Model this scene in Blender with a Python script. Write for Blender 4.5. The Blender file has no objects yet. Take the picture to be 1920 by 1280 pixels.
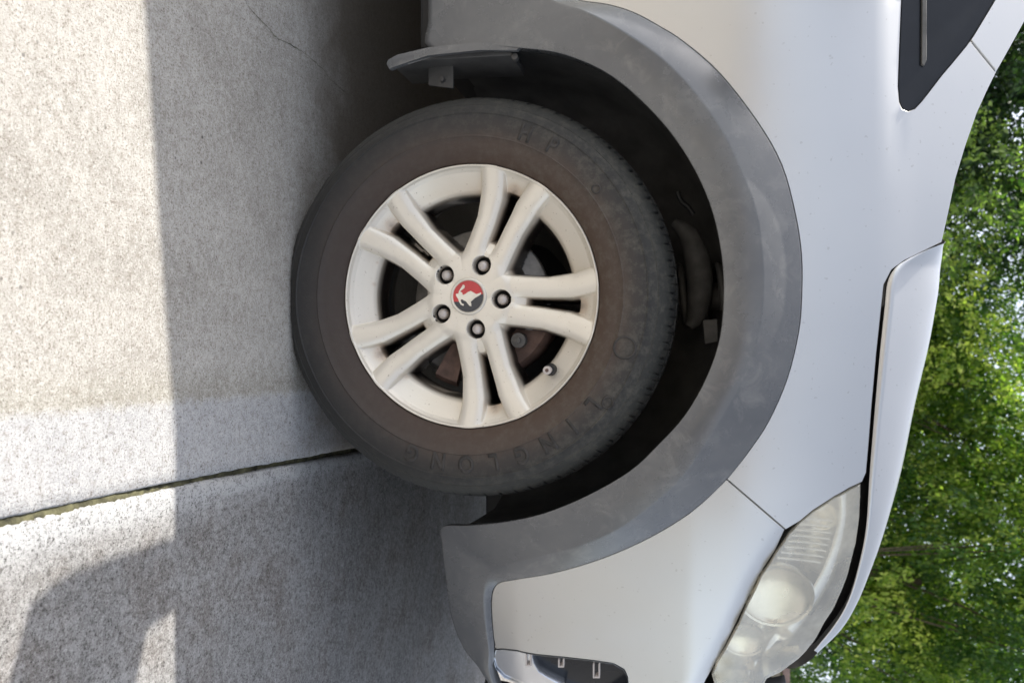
import bpy, bmesh, math, random
import numpy as np
from mathutils import Vector, Matrix
from mathutils.geometry import delaunay_2d_cdt
random.seed(7); RNG = np.random.default_rng(7)
scn = bpy.context.scene
COL = scn.collection
R = math.radians

# ------------------------------------------------------------------ camera
PITCH = R(12.8); FPX = 1387.0
CAM = np.array([0.0, -1.29, 0.72])
UPV = np.array([0, math.sin(PITCH), math.cos(PITCH)])
FWD = np.array([0, math.cos(PITCH), -math.sin(PITCH)])
cam_data = bpy.data.cameras.new('camera')
cam_data.sensor_width = 36; cam_data.lens = FPX/1920*36
cam_data.clip_start = 0.02; cam_data.clip_end = 2000
cam_data.dof.use_dof = True; cam_data.dof.focus_distance = 1.15; cam_data.dof.aperture_fstop = 6.3
cam = bpy.data.objects.new('camera', cam_data); COL.objects.link(cam)
M3 = Matrix(((UPV[0], -1, -FWD[0]), (UPV[1], 0, -FWD[1]), (UPV[2], 0, -FWD[2])))
cam.matrix_world = Matrix.Translation(CAM) @ M3.to_4x4()      # phone held sideways: picture right = up
scn.camera = cam

# ------------------------------------------------------------------ light
SUNV = Vector((-1.05, 0.375, 1.0)).normalized()
sun_el = math.asin(SUNV.z)
world = bpy.data.worlds.new('World'); scn.world = world; world.use_nodes = True
wn = world.node_tree; wn.nodes.clear()
sky = wn.nodes.new('ShaderNodeTexSky'); sky.sky_type = 'NISHITA'; sky.sun_disc = False
sky.sun_elevation = sun_el; sky.sun_rotation = math.atan2(SUNV.x, SUNV.y)
sky.air_density = 1.0; sky.dust_density = 2.5; sky.ozone_density = 1.0
bg = wn.nodes.new('ShaderNodeBackground'); bg.inputs['Strength'].default_value = 0.15
wo = wn.nodes.new('ShaderNodeOutputWorld')
hs_ = wn.nodes.new('ShaderNodeHueSaturation'); hs_.inputs['Saturation'].default_value = 0.47   # thin summer haze
wn.links.new(sky.outputs[0], hs_.inputs['Color']); wn.links.new(hs_.outputs[0], bg.inputs[0]); wn.links.new(bg.outputs[0], wo.inputs[0])
sl = bpy.data.lights.new('sun', 'SUN'); sl.energy = 3.3; sl.angle = R(0.45); sl.color = (1.0, 0.955, 0.88)
so = bpy.data.objects.new('sun', sl); COL.objects.link(so)
so.rotation_euler = SUNV.to_track_quat('Z', 'Y').to_euler(); so.location = (-6, 3, 8)
scn.view_settings.view_transform = 'Standard'; scn.view_settings.look = 'None'
scn.view_settings.gamma = 1.0; scn.view_settings.use_curve_mapping = False
scn.view_settings.exposure = 1.22

# ------------------------------------------------------------------ materials
class NT:
    def __init__(s, name):
        s.m = bpy.data.materials.new(name); s.m.use_nodes = True
        s.t = s.m.node_tree; s.t.nodes.clear()
        s.out = s.t.nodes.new('ShaderNodeOutputMaterial')
        s.b = s.t.nodes.new('ShaderNodeBsdfPrincipled'); s.t.links.new(s.b.outputs[0], s.out.inputs[0])
        s.geo = None
    def n(s, typ, **kw):
        o = s.t.nodes.new(typ)
        for k, v in kw.items(): setattr(o, k, v)
        return o
    def l(s, a, b): s.t.links.new(a, b)
    def obj(s):
        if s.geo is None: s.geo = s.n('ShaderNodeNewGeometry')
        return s.geo.outputs['Position']
    def noise(s, scale, detail=4, rough=0.55, vec=None, dist=0.0):
        o = s.n('ShaderNodeTexNoise'); o.inputs['Scale'].default_value = scale
        o.inputs['Detail'].default_value = detail; o.inputs['Roughness'].default_value = rough
        o.inputs['Distortion'].default_value = dist
        s.l(vec if vec is not None else s.obj(), o.inputs['Vector']); return o.outputs['Fac']
    def ramp(s, fac, stops):
        o = s.n('ShaderNodeValToRGB'); e = o.color_ramp.elements
        while len(e) < len(stops): e.new(0.5)
        for i, (p, c) in enumerate(stops):
            e[i].position = p; e[i].color = (c, c, c, 1) if isinstance(c, (int, float)) else (*c, 1)
        s.l(fac, o.inputs[0]); return o.outputs[0]
    def mix(s, fac, a, b, mode='MIX'):
        o = s.n('ShaderNodeMix'); o.data_type = 'RGBA'; o.blend_type = mode
        for k, sock, v in ((0, o.inputs[0], fac), (6, o.inputs[6], a), (7, o.inputs[7], b)):
            if isinstance(v, (int, float)): sock.default_value = v if k == 0 else (v, v, v, 1)
            elif isinstance(v, tuple): sock.default_value = (*v, 1)
            else: s.l(v, sock)
        return o.outputs[2]
    def math(s, op, a, b=0.0, clamp=False):
        o = s.n('ShaderNodeMath', operation=op); o.use_clamp = clamp
        for i, v in enumerate((a, b)):
            if isinstance(v, (int, float)): o.inputs[i].default_value = v
            else: s.l(v, o.inputs[i])
        return o.outputs[0]
    def bump(s, h, strength=0.3, dist=0.002):
        o = s.n('ShaderNodeBump'); o.inputs['Strength'].default_value = strength
        o.inputs['Distance'].default_value = dist; s.l(h, o.inputs['Height'])
        s.l(o.outputs[0], s.b.inputs['Normal']); return o
    def set(s, **kw):
        names = dict(base='Base Color', rough='Roughness', metal='Metallic', coat='Coat Weight', coatr='Coat Roughness',
                     spec='Specular IOR Level', trans='Transmission Weight', alpha='Alpha')
        for k, v in kw.items():
            i = s.b.inputs[names[k]]
            if isinstance(v, tuple): i.default_value = (*v, 1)
            elif isinstance(v, (int, float)): i.default_value = v
            else: s.l(v, i)
        return s
    def xyz(s):
        o = s.n('ShaderNodeSeparateXYZ'); s.l(s.obj(), o.inputs[0]); return o.outputs

def plain(name, c, rough=0.5, metal=0.0, coat=0.0, spec=0.5, var=0.12, scale=30, bump=0.0):
    t = NT(name); n = t.noise(scale, 5)
    lo = tuple(v*(1-var) for v in c); hi = tuple(min(1, v*(1+var)) for v in c)
    t.set(base=t.ramp(n, [(0.3, lo), (0.7, hi)]), rough=rough, metal=metal, coat=coat, spec=spec)
    if bump: t.bump(t.noise(scale*8, 3), bump, 0.001)
    return t.m

def silver_paint():
    t = NT('silver_paint')
    base = t.mix(t.ramp(t.noise(2.5, 3), [(0.35, 0.0), (0.7, 1.0)]), (0.575, 0.575, 0.57), (0.63, 0.625, 0.61))
    z = t.xyz()[2]
    dust = t.math('MULTIPLY', t.ramp(z, [(0.35, 1.0), (0.95, 0.12)]), t.math('MULTIPLY', t.noise(9, 2, 0.5), 0.8))
    base = t.mix(dust, base, (0.56, 0.53, 0.47))
    spots = t.ramp(t.noise(120, 1), [(0.72, 0.0), (0.76, 1.0)])
    base = t.mix(t.math('MULTIPLY', spots, 0.30), base, (0.3, 0.28, 0.25))
    t.set(base=base, metal=0.88, rough=0.38, coat=0.5, coatr=0.12)
    t.b.inputs['Coat Roughness'].default_value = 0.14

    return t.m

def plastic_flare():
    t = NT('grey_plastic')
    n = t.noise(5, 6, 0.65); n2 = t.noise(22, 6, 0.7, dist=0.6)
    base = t.ramp(n, [(0.3, (0.085, 0.087, 0.092)), (0.7, (0.135, 0.135, 0.134))])
    base = t.mix(t.ramp(n2, [(0.52, 0.0), (0.75, 0.55)]), base, (0.235, 0.228, 0.215))
    spots = t.ramp(t.noise(70, 2), [(0.70, 0.0), (0.74, 1.0)])
    base = t.mix(t.math('MULTIPLY', spots, 0.5), base, (0.08, 0.08, 0.085))
    t.set(base=base, rough=t.ramp(t.noise(9, 6, 0.7), [(0.3, 0.13), (0.75, 0.40)]), spec=0.8)
    t.bump(t.noise(350, 2), 0.12, 0.0006)
    return t.m

def rubber_sidewall():
    t = NT('dusty_rubber')
    at = t.n('ShaderNodeAttribute', attribute_name='rad')      # distance from the axle over the tyre radius
    r = at.outputs['Fac']
    n = t.noise(16, 6, 0.7)
    fac = t.math('ADD', r, t.math('MULTIPLY', t.math('SUBTRACT', n, 0.5), 0.09))
    base = t.ramp(fac, [(0.64, (0.075, 0.048, 0.035)), (0.74, (0.082, 0.060, 0.048)), (0.80, (0.052, 0.044, 0.039)),
                        (0.86, (0.036, 0.034, 0.032)), (0.955, (0.050, 0.050, 0.045)), (1.0, (0.030, 0.030, 0.029))])
    dust = t.ramp(t.noise(55, 6, 0.75), [(0.46, 0.0), (0.74, 0.6)])
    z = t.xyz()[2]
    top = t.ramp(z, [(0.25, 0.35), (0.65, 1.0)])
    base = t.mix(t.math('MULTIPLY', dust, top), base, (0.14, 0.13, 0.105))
    base = t.mix(t.ramp(z, [(0.05, 0.55), (0.40, 0.0)]), base, (0.030, 0.029, 0.029))  # shade toward the ground painted into the lower tyre
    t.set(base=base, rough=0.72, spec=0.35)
    rings = t.math('SINE', t.math('MULTIPLY', r, 1150.0))
    edge = t.ramp(r, [(0.84, 0.0), (0.88, 1.0)])
    t.bump(t.math('ADD', t.noise(240, 4, 0.7), t.math('MULTIPLY', t.math('MULTIPLY', rings, edge), 0.16)), 0.4, 0.0012)
    return t.m

def alloy():
    t = NT('alloy_paint')
    at = t.n('ShaderNodeAttribute', attribute_name='grime_shade')
    g = at.outputs['Fac']
    n = t.noise(28, 6, 0.7)
    base = t.ramp(t.noise(7, 4), [(0.3, (0.74, 0.68, 0.58)), (0.7, (0.80, 0.745, 0.65))])
    m = t.math('MULTIPLY', g, t.ramp(n, [(0.25, 0.35), (0.7, 1.0)]), clamp=True)
    col = t.ramp(t.math('MULTIPLY', g, 1.0), [(0.0, (0.70, 0.58, 0.42)), (0.5, (0.42, 0.25, 0.12)), (1.0, (0.14, 0.07, 0.035))])
    base = t.mix(m, base, col)
    dpa = t.n('ShaderNodeAttribute', attribute_name='deep')     # recess shade painted black by depth behind the face
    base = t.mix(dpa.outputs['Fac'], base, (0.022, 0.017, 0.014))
    specks = t.ramp(t.noise(220, 2), [(0.68, 0.0), (0.74, 0.7)])
    base = t.mix(specks, base, (0.35, 0.28, 0.2))
    t.set(base=base, metal=0.25, rough=0.34, coat=0.3)
    return t.m

def concrete_ground(name, lo, hi, speck, light_strip=False, mortar=False, under=False, blotch=None, bstr=0.5):
    t = NT(name)
    big = t.noise(3.2, 6, 0.62); mid = t.noise(14, 6, 0.7); fine = t.noise(75, 8, 0.92); grit = t.noise(300, 3, 0.85)
    base = t.ramp(big, [(0.33, lo), (0.67, hi)])
    base = t.mix(t.ramp(mid, [(0.42, 0.0), (0.68, 0.45)]), base, tuple(v*1.18 for v in hi))
    if blotch:
        base = t.mix(t.ramp(t.noise(6.5, 8, 0.78, dist=0.15), [(0.47, 0.0), (0.66, 0.8)]), base, blotch)
    if light_strip:
        x = t.xyz()
        e = t.math('ADD', x[0], t.math('MULTIPLY', t.math('SUBTRACT', t.noise(34, 6, 0.72), 0.5), 0.035))
        e = t.math('SUBTRACT', e, t.math('MULTIPLY', x[1], 0.026))
        strip = t.ramp(t.math('SUBTRACT', e, 0.097-0.5), [(0.495, 0.0), (0.508, 1.0)])
        edge = t.ramp(t.math('SUBTRACT', e, 0.097-0.5), [(0.44, 0.0), (0.492, 0.38), (0.504, 0.0)])
        base = t.mix(edge, base, (0.22, 0.205, 0.15))
        base = t.mix(strip, base, t.ramp(mid, [(0.3, (0.365, 0.365, 0.37)), (0.7, (0.45, 0.445, 0.44))]))
    if mortar:
        x = t.xyz()
        e = t.math('ADD', x[0], t.math('MULTIPLY', t.math('SUBTRACT', t.noise(26, 7, 0.75), 0.5), 0.030))
        e = t.math('ADD', t.math('SUBTRACT', e, t.math('MULTIPLY', x[1], 0.038)), 0.5-0.262)
        base = t.mix(t.ramp(e, [(0.490, 0.92), (0.507, 0.35), (0.53, 0.0)]), base, t.ramp(mid, [(0.3, (0.41, 0.41, 0.41)), (0.7, (0.50, 0.50, 0.49))]))
    base = t.mix(t.ramp(fine, [(0.50, 0.0), (0.60, bstr)]), base, speck)
    base = t.mix(t.ramp(fine, [(0.40, 0.55), (0.47, 0.0)]), base, tuple(min(0.9, v*1.35) for v in hi))
    base = t.mix(t.ramp(grit, [(0.56, 0.0), (0.66, 0.85)]), base, tuple(v*0.5 for v in speck))
    base = t.mix(t.ramp(grit, [(0.30, 0.7), (0.43, 0.0)]), base, tuple(min(0.9, v*1.4) for v in hi))
    if under:      # under-car shade painted in together with brown road dirt, ragged front edge
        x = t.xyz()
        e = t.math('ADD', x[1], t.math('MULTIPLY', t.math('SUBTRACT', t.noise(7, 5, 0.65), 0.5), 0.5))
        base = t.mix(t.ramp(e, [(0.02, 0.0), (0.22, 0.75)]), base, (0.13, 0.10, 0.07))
    # pits
    v = t.n('ShaderNodeTexVoronoi'); v.inputs['Scale'].default_value = 42; t.l(t.obj(), v.inputs['Vector'])
    pits = t.ramp(v.outputs['Distance'], [(0.07, 0.85), (0.13, 0.0)])
    pm = t.ramp(t.noise(9, 2), [(0.5, 0.0), (0.62, 1.0)])
    base = t.mix(t.math('MULTIPLY', pits, pm), base, (0.10, 0.09, 0.08))
    t.set(base=base, rough=0.88, spec=0.25)
    h = t.math('ADD', t.math('MULTIPLY', fine, 0.5), t.math('ADD', t.math('MULTIPLY', mid, 0.5), t.math('MULTIPLY', grit, 0.25)))
    t.bump(h, 0.9, 0.0032)
    return t.m

def glassy(name, tint, rough=0.02, clear=0.8, milk=0.0):
    t = NT(name)
    tr = t.n('ShaderNodeBsdfTransparent'); tr.inputs[0].default_value = (*tint, 1)
    gl = t.n('ShaderNodeBsdfGlossy'); gl.inputs['Roughness'].default_value = rough
    gl.inputs[0].default_value = (1, 1, 1, 1)
    fr = t.n('ShaderNodeFresnel'); fr.inputs[0].default_value = 1.5
    f = t.math('ADD', fr.outputs[0], 1-clear, clamp=True)
    mx = t.n('ShaderNodeMixShader'); t.l(f, mx.inputs[0]); t.l(tr.outputs[0], mx.inputs[1]); t.l(gl.outputs[0], mx.inputs[2])
    if milk:
        df = t.n('ShaderNodeBsdfDiffuse'); df.inputs[0].default_value = (0.92, 0.87, 0.72, 1)
        m2 = t.n('ShaderNodeMixShader'); t.l(t.ramp(t.noise(9, 5, 0.6), [(0.3, milk*0.5), (0.7, milk*1.5)]), m2.inputs[0]); t.l(mx.outputs[0], m2.inputs[1]); t.l(df.outputs[0], m2.inputs[2]); mx = m2
    t.l(mx.outputs[0], t.out.inputs[0]); return t.m

def leafmat(name, a, b, c):
    t = NT(name)
    at = t.n('ShaderNodeAttribute', attribute_name='tone')
    base = t.ramp(at.outputs['Fac'], [(0.0, a), (0.6, b), (1.0, c)])
    t.set(base=base, rough=0.42, spec=0.5)
    tl = t.n('ShaderNodeBsdfTranslucent')
    t.l(t.mix(1.0, base, (1.0, 1.25, 0.45), 'MULTIPLY'), tl.inputs[0])
    mx = t.n('ShaderNodeMixShader'); mx.inputs[0].default_value = 0.55
    t.l(t.b.outputs[0], mx.inputs[1]); t.l(tl.outputs[0], mx.inputs[2]); t.l(mx.outputs[0], t.out.inputs[0])
    return t.m

def bark():
    t = NT('bark'); n = t.noise(18, 6, 0.7, dist=1.0)
    t.set(base=t.ramp(n, [(0.3, (0.06, 0.045, 0.032)), (0.7, (0.17, 0.14, 0.10))]), rough=0.9); t.bump(n, 0.8, 0.02); return t.m

MAT = dict(
    paint=silver_paint(), flare=plastic_flare(), rubber=rubber_sidewall(), alloy=alloy(), bark=bark(),
    black=plain('black_plastic', (0.012, 0.012, 0.013), 0.6, var=0.3, scale=25, bump=0.2),
    liner=plain('arch_liner_felt', (0.075, 0.073, 0.070), 0.55, var=0.35, scale=18, bump=0.4),
    gloss_black=plain('gloss_black_trim', (0.012, 0.014, 0.018), 0.2, spec=0.3, var=0.1),
    strut=plain('dusty_steel', (0.10, 0.095, 0.09), 0.6, metal=0.3, var=0.3, scale=40, bump=0.3),
    darksteel=plain('dark_painted_steel', (0.075, 0.073, 0.070), 0.7, var=0.3, scale=40),
    letter=plain('moulded_rubber', (0.040, 0.035, 0.031), 0.72, var=0.45, scale=60),
    rotor=plain('brake_steel', (0.26, 0.245, 0.225), 0.5, metal=0.55, var=0.3, scale=45),
    caliper=plain('rusty_iron', (0.12, 0.075, 0.06), 0.7, metal=0.2, var=0.45, scale=35, bump=0.4),
    chrome=plain('chrome', (0.74, 0.76, 0.79), 0.24, metal=1.0, var=0.03),
    reflector=plain('reflector', (0.93, 0.90, 0.80), 0.16, metal=0.85, var=0.08, scale=22),
    housing=plain('lamp_housing', (0.84, 0.81, 0.71), 0.25, metal=0.6, var=0.2, scale=12),
    nut=plain('nut_steel', (0.55, 0.50, 0.47), 0.45, metal=0.3, var=0.1, scale=60),
    red=plain('red_enamel', (0.50, 0.025, 0.03), 0.3, coat=0.5, var=0.15),
    navy=plain('dark_enamel', (0.018, 0.022, 0.032), 0.25, coat=0.5),
    emb=plain('emblem_silver', (0.72, 0.68, 0.60), 0.35, metal=0.4),
    lens=glassy('headlamp_lens', (0.98, 0.96, 0.89), 0.05, 0.88, 0.27),
    window=glassy('tinted_glass', (0.06, 0.07, 0.07), 0.01, 0.95),
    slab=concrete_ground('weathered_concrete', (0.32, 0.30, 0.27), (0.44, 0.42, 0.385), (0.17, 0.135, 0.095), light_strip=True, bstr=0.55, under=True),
    road=concrete_ground('rough_grey_paving', (0.19, 0.185, 0.178), (0.32, 0.31, 0.298), (0.075, 0.067, 0.060), blotch=(0.135, 0.112, 0.095), bstr=0.75, mortar=True),
    kerb=concrete_ground('pale_mortar', (0.42, 0.42, 0.42), (0.52, 0.52, 0.52), (0.22, 0.20, 0.17)),
    reflection_house=plain('beige_render', (0.50, 0.44, 0.35), 0.9, var=0.12, scale=5), kerbwhite=plain('white_frame', (0.7, 0.7, 0.68), 0.5),
    moss=plain('mossy_dirt', (0.085, 0.080, 0.042), 0.95, var=0.75, scale=50, bump=0.8),
    wall=plain('rendered_wall', (0.33, 0.29, 0.24), 0.9, var=0.25, scale=6, bump=0.4),
    coping=plain('wall_coping', (0.24, 0.17, 0.15), 0.85, var=0.25, scale=9),
    grass=plain('lawn', (0.06, 0.085, 0.03), 0.95, var=0.4, scale=3),
    leaf_dark=leafmat('dark_leaves', (0.016, 0.042, 0.018), (0.07, 0.135, 0.038), (0.35, 0.46, 0.13)),
    leaf_mid=leafmat('bright_leaves', (0.06, 0.14, 0.035), (0.28, 0.40, 0.07), (0.72, 0.76, 0.20)),
)

# ------------------------------------------------------------------ object helpers
def link(name, me, mat, parent=None):
    o = bpy.data.objects.new(name, me)
    if mat is not None and not me.materials: me.materials.append(mat)
    COL.objects.link(o); o.parent = parent; return o
def mk(name, V, F, mat, parent=None, smooth=True):
    me = bpy.data.meshes.new(name); me.from_pydata([tuple(v) for v in V], [], F); me.update()
    if smooth: me.polygons.foreach_set('use_smooth', [True]*len(me.polygons))
    return link(name, me, mat, parent)
def bm_obj(name, bm, mat, parent=None, smooth=True, bev=0.0, seg=2):
    if bev: bmesh.ops.bevel(bm, geom=list(bm.edges), offset=bev, segments=seg, affect='EDGES', profile=0.6, clamp_overlap=True)
    bmesh.ops.recalc_face_normals(bm, faces=bm.faces)
    me = bpy.data.meshes.new(name); bm.to_mesh(me); bm.free()
    if smooth:
        me.polygons.foreach_set('use_smooth', [True]*len(me.polygons))
        try: me.set_sharp_from_angle(angle=R(40))
        except Exception: pass
    return link(name, me, mat, parent)
def box_bm(c, s, rot=None, bm=None):
    bm = bm or bmesh.new()
    m = Matrix.Translation(c) @ (rot.to_4x4() if rot else Matrix()) @ Matrix.Diagonal((*s, 1))
    bmesh.ops.create_cube(bm, size=1, matrix=m); return bm
def cyl_bm(p, r, d, axis='Y', seg=32, r2=None, bm=None):
    bm = bm or bmesh.new()
    rot = {'Y': Matrix.Rotation(R(90), 4, 'X'), 'X': Matrix.Rotation(R(90), 4, 'Y'), 'Z': Matrix()}[axis]
    bmesh.ops.create_cone(bm, cap_ends=True, segments=seg, radius1=r, radius2=r if r2 is None else r2, depth=d,
                          matrix=Matrix.Translation(p) @ rot); return bm
def revolve(name, prof, n, mat, parent=None, rad_attr=False, a0=0, a1=2*math.pi, RT=1.0):
    """prof: list of (r, y); turned about the y axis"""
    V = []; F = []
    for i in range(n):
        a = a0+(a1-a0)*i/n
        for r, y in prof: V.append((r*math.cos(a), y, r*math.sin(a)))
    m = len(prof)
    for i in range(n):
        j = (i+1) % n
        for k in range(m-1): F.append((i*m+k, i*m+k+1, j*m+k+1, j*m+k))
    o = mk(name, V, F, mat, parent)
    return o
def tag(o, label=None, cat=None, group=None, kind=None):
    for k, v in (('label', label), ('category', cat), ('group', group), ('kind', kind)):
        if v: o[k] = v
    return o
def empty(name, loc=(0, 0, 0), parent=None):
    o = bpy.data.objects.new(name, None); COL.objects.link(o); o.location = loc; o.parent = parent
    o.empty_display_size = 0.2; return o
def resample(P, step):
    P = [np.array(p, float) for p in P]; out = []
    for a, b in zip(P, P[1:]):
        n = max(1, int(np.linalg.norm(b-a)/step))
        for i in range(n): out.append(a+(b-a)*i/n)
    out.append(P[-1]); return np.array(out)
def catmull(P, n):
    """smooth polyline through P, n samples per span"""
    P = np.array(P, float); Q = np.vstack([2*P[0]-P[1], P, 2*P[-1]-P[-2]]); out = []
    for i in range(1, len(Q)-2):
        for k in range(n):
            t = k/n; a, b, c, d = Q[i-1], Q[i], Q[i+1], Q[i+2]
            out.append(0.5*((2*b)+(c-a)*t+(2*a-5*b+4*c-d)*t*t+(3*b-3*c+d-a)*t**3))
    out.append(P[-1]); return np.array(out)

# ------------------------------------------------------------------ body surface
HALF = 0.93                      # half the width of the car; its near flank lies at y = 0, centre line at y = 0.93
NOSE, TAIL = 0.99, -3.72
def superell(t, n=2.7):
    t = np.clip(t, 0, 1); return HALF*(1-(1-t**n)**(1/n))
_xe = []
th = np.linspace(0, math.pi/2, 500)
_fx = -0.12+(NOSE+0.12)*np.sin(th)**(2/2.9); _fy = HALF*(1-np.cos(th)**(2/2.9))
_rx = -2.9-(-2.9-TAIL)*np.sin(th)**(2/3.4); _ry = HALF*(1-np.cos(th)**(2/3.4))
PX = np.concatenate([_rx[::-1], _fx]); PY = np.concatenate([_ry[::-1], _fy])
_d = np.hypot(np.diff(PX), np.diff(PY)); PS = np.concatenate([[0], np.cumsum(_d)])
PS = PS-np.interp(-0.12, PX, PS)-0.12          # s equals x along the straight flank
S_MID, S_REAR = PS[-1], PS[0]
def lean(z):
    return 0.34*np.maximum(0, z-0.74)+0.9*np.maximum(0, z-0.97)**1.5+0.20*np.maximum(0, 0.42-z)
def tum(z):
    return 0.016*np.clip((0.52-z)/0.25, 0, 1.4)**2+0.80*np.clip(z-0.80, 0, 0.27)**2+0.432*np.maximum(0, z-1.07)+0.5*np.clip(z-1.055, 0, 0.05)**2
def surfF(x, z):
    return np.interp(x+lean(z), PX, PY)+tum(z)
LEAN_ON = True
def S2P(s, z, off=0.0):
    xe = np.interp(s, PS, PX); y = np.interp(s, PS, PY)
    e = 0.004
    tx = np.interp(s+e, PS, PX)-np.interp(s-e, PS, PX); ty = np.interp(s+e, PS, PY)-np.interp(s-e, PS, PY)
    L = math.hypot(tx, ty)+1e-9; nx, ny = ty/L, -tx/L      # outward
    return np.array([xe-(lean(z) if LEAN_ON else -lean(z)*0.6*min(1, max(0, (-2.9-s)/0.3)))+nx*off, y+tum(z)+ny*off, z])
def ray(X, Y):
    return FWD+(Y-640)/FPX*np.array([1.0, 0, 0])+(X-960)/FPX*UPV
def sz(X, Y, off=0.0):
    """the point of the body surface seen along one sight line, as (s, z)"""
    d = ray(X, Y); t = 1.0; prev = None
    for i in range(900):
        t = 1.15+i*0.001; p = CAM+d*t
        if p[1] >= surfF(p[0], p[2])-off:
            break
    lo, hi = t-0.001, t
    for _ in range(12):
        m = (lo+hi)/2; p = CAM+d*m
        if p[1] >= surfF(p[0], p[2])-off: hi = m
        else: lo = m
    p = CAM+d*hi
    return (float(np.interp(p[0]+lean(p[2]), PX, PS)), float(p[2]))
def on(X, Y, off=0.0):
    s, z = sz(X, Y, off); return S2P(s, z, off)
def at_y(X, Y, y):
    d = ray(X, Y); return CAM+d*((y-CAM[1])/d[1])

def inset_poly(P, d):
    n = len(P); out = []
    area = sum(P[i][0]*P[(i+1) % n][1]-P[(i+1) % n][0]*P[i][1] for i in range(n))
    sg = 1 if area > 0 else -1
    for i in range(n):
        a = np.array(P[i-1]); b = np.array(P[i]); c = np.array(P[(i+1) % n])
        t = c-a; t = t/(np.linalg.norm(t)+1e-9); nrm = np.array([-t[1], t[0]])*sg
        out.append(b+nrm*d)
    return out
CARMIRROR = []
def panel(name, outline, mat, parent, off=0.0, inset=0.0018, grid=0.018, depth=0.014, fn=None, mirror=True, step=0.008, round_=0.0016):
    """sheet-metal panel: outline given as (s, z) on the body surface, folded inwards along its edge"""
    P = [tuple(p) for p in resample(list(outline)+[outline[0]], step)[:-1]]
    P = [tuple(p) for p in inset_poly(P, inset)]
    A = np.array(P); n0 = len(P)
    g = [(x+(0.5*grid if j % 2 else 0), z) for j, z in enumerate(np.arange(A[:, 1].min(), A[:, 1].max(), grid*0.87))
         for x in np.arange(A[:, 0].min(), A[:, 0].max(), grid)]
    G = np.array(g)
    # keep interior points clear of the edge
    ins = np.zeros(len(G), bool); x, y = G[:, 0], G[:, 1]; j = n0-1
    for i in range(n0):
        xi, yi = A[i]; xj, yj = A[j]
        c = ((yi > y) != (yj > y)) & (x < (xj-xi)*(y-yi)/((yj-yi) if yj != yi else 1e-12)+xi)
        ins ^= c; j = i
    G = G[ins]
    if len(G):
        dm = np.full(len(G), 9.0)
        for i in range(n0): dm = np.minimum(dm, np.hypot(G[:, 0]-A[i, 0], G[:, 1]-A[i, 1]))
        G = G[dm > grid*0.5]
    allp = [Vector(p) for p in P]+[Vector(p) for p in G]
    r = delaunay_2d_cdt(allp, [], [list(range(n0))], 1, 1e-6)
    v2, faces, orig = r[0], r[2], r[3]
    V = []
    for p in v2:
        o = off+(fn(p[0], p[1]) if fn else 0); V.append(S2P(p[0], p[1], o))
    F = [tuple(f) for f in faces]
    # boundary ring
    where = {}
    for i, og in enumerate(orig):
        for k in og:
            if k < n0: where[k] = i
    loop = [where[k] for k in range(n0) if k in where]
    ctr = n0
    O1 = inset_poly(P, -round_*0.8); base1 = len(V)
    ks = [k for k in range(n0) if k in where]
    bb = len(V); V += [V[i].copy() for i in loop]; base1 = len(V)
    for k in ks:
        o = off+(fn(P[k][0], P[k][1]) if fn else 0); V.append(S2P(O1[k][0], O1[k][1], o-round_))
    base2 = len(V)
    for k in ks:
        o = off+(fn(P[k][0], P[k][1]) if fn else 0); V.append(S2P(O1[k][0], O1[k][1], o-depth))
    m = len(ks)
    for i in range(m):
        j = (i+1) % m
        F.append((bb+i, bb+j, base1+j, base1+i)); F.append((base1+i, base1+j, base2+j, base2+i))
    me = bpy.data.meshes.new(name); me.from_pydata([tuple(v) for v in V], [], F); me.update()
    bm = bmesh.new(); bm.from_mesh(me); bmesh.ops.recalc_face_normals(bm, faces=bm.faces)
    bm.faces.ensure_lookup_table(); nf = len(faces)
    if sum(f.normal.y*f.calc_area() for f in bm.faces[:nf]) > 0: bmesh.ops.reverse_faces(bm, faces=bm.faces[:nf])
    cc = sum((f.calc_center_median() for f in bm.faces[:nf]), Vector())/max(1, nf)
    if sum(f.normal.dot(f.calc_center_median()-cc) for f in bm.faces[nf:]) < 0: bmesh.ops.reverse_faces(bm, faces=bm.faces[nf:])
    bm.to_mesh(me); bm.free()
    me.polygons.foreach_set('use_smooth', [True]*len(me.polygons))
    o = link(name, me, mat, parent)
    if mirror: CARMIRROR.append(o)
    return o
def loft(name, rows, mat, parent, mirror=True, close=False, thick=0.0):
    """rows: equally long lists of points"""
    V = [p for r in rows for p in r]; m = len(rows[0]); F = []
    for i in range(len(rows)-1):
        for k in range(m-1): F.append((i*m+k, i*m+k+1, (i+1)*m+k+1, (i+1)*m+k))
    o = mk(name, V, F, mat, parent)
    if thick:
        md = o.modifiers.new('s', 'SOLIDIFY'); md.thickness = thick; md.offset = 0
    if mirror: CARMIRROR.append(o)
    return o
def arc_of(L, a, b):
    return [L[i] for i in range(a, b+1)]

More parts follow.
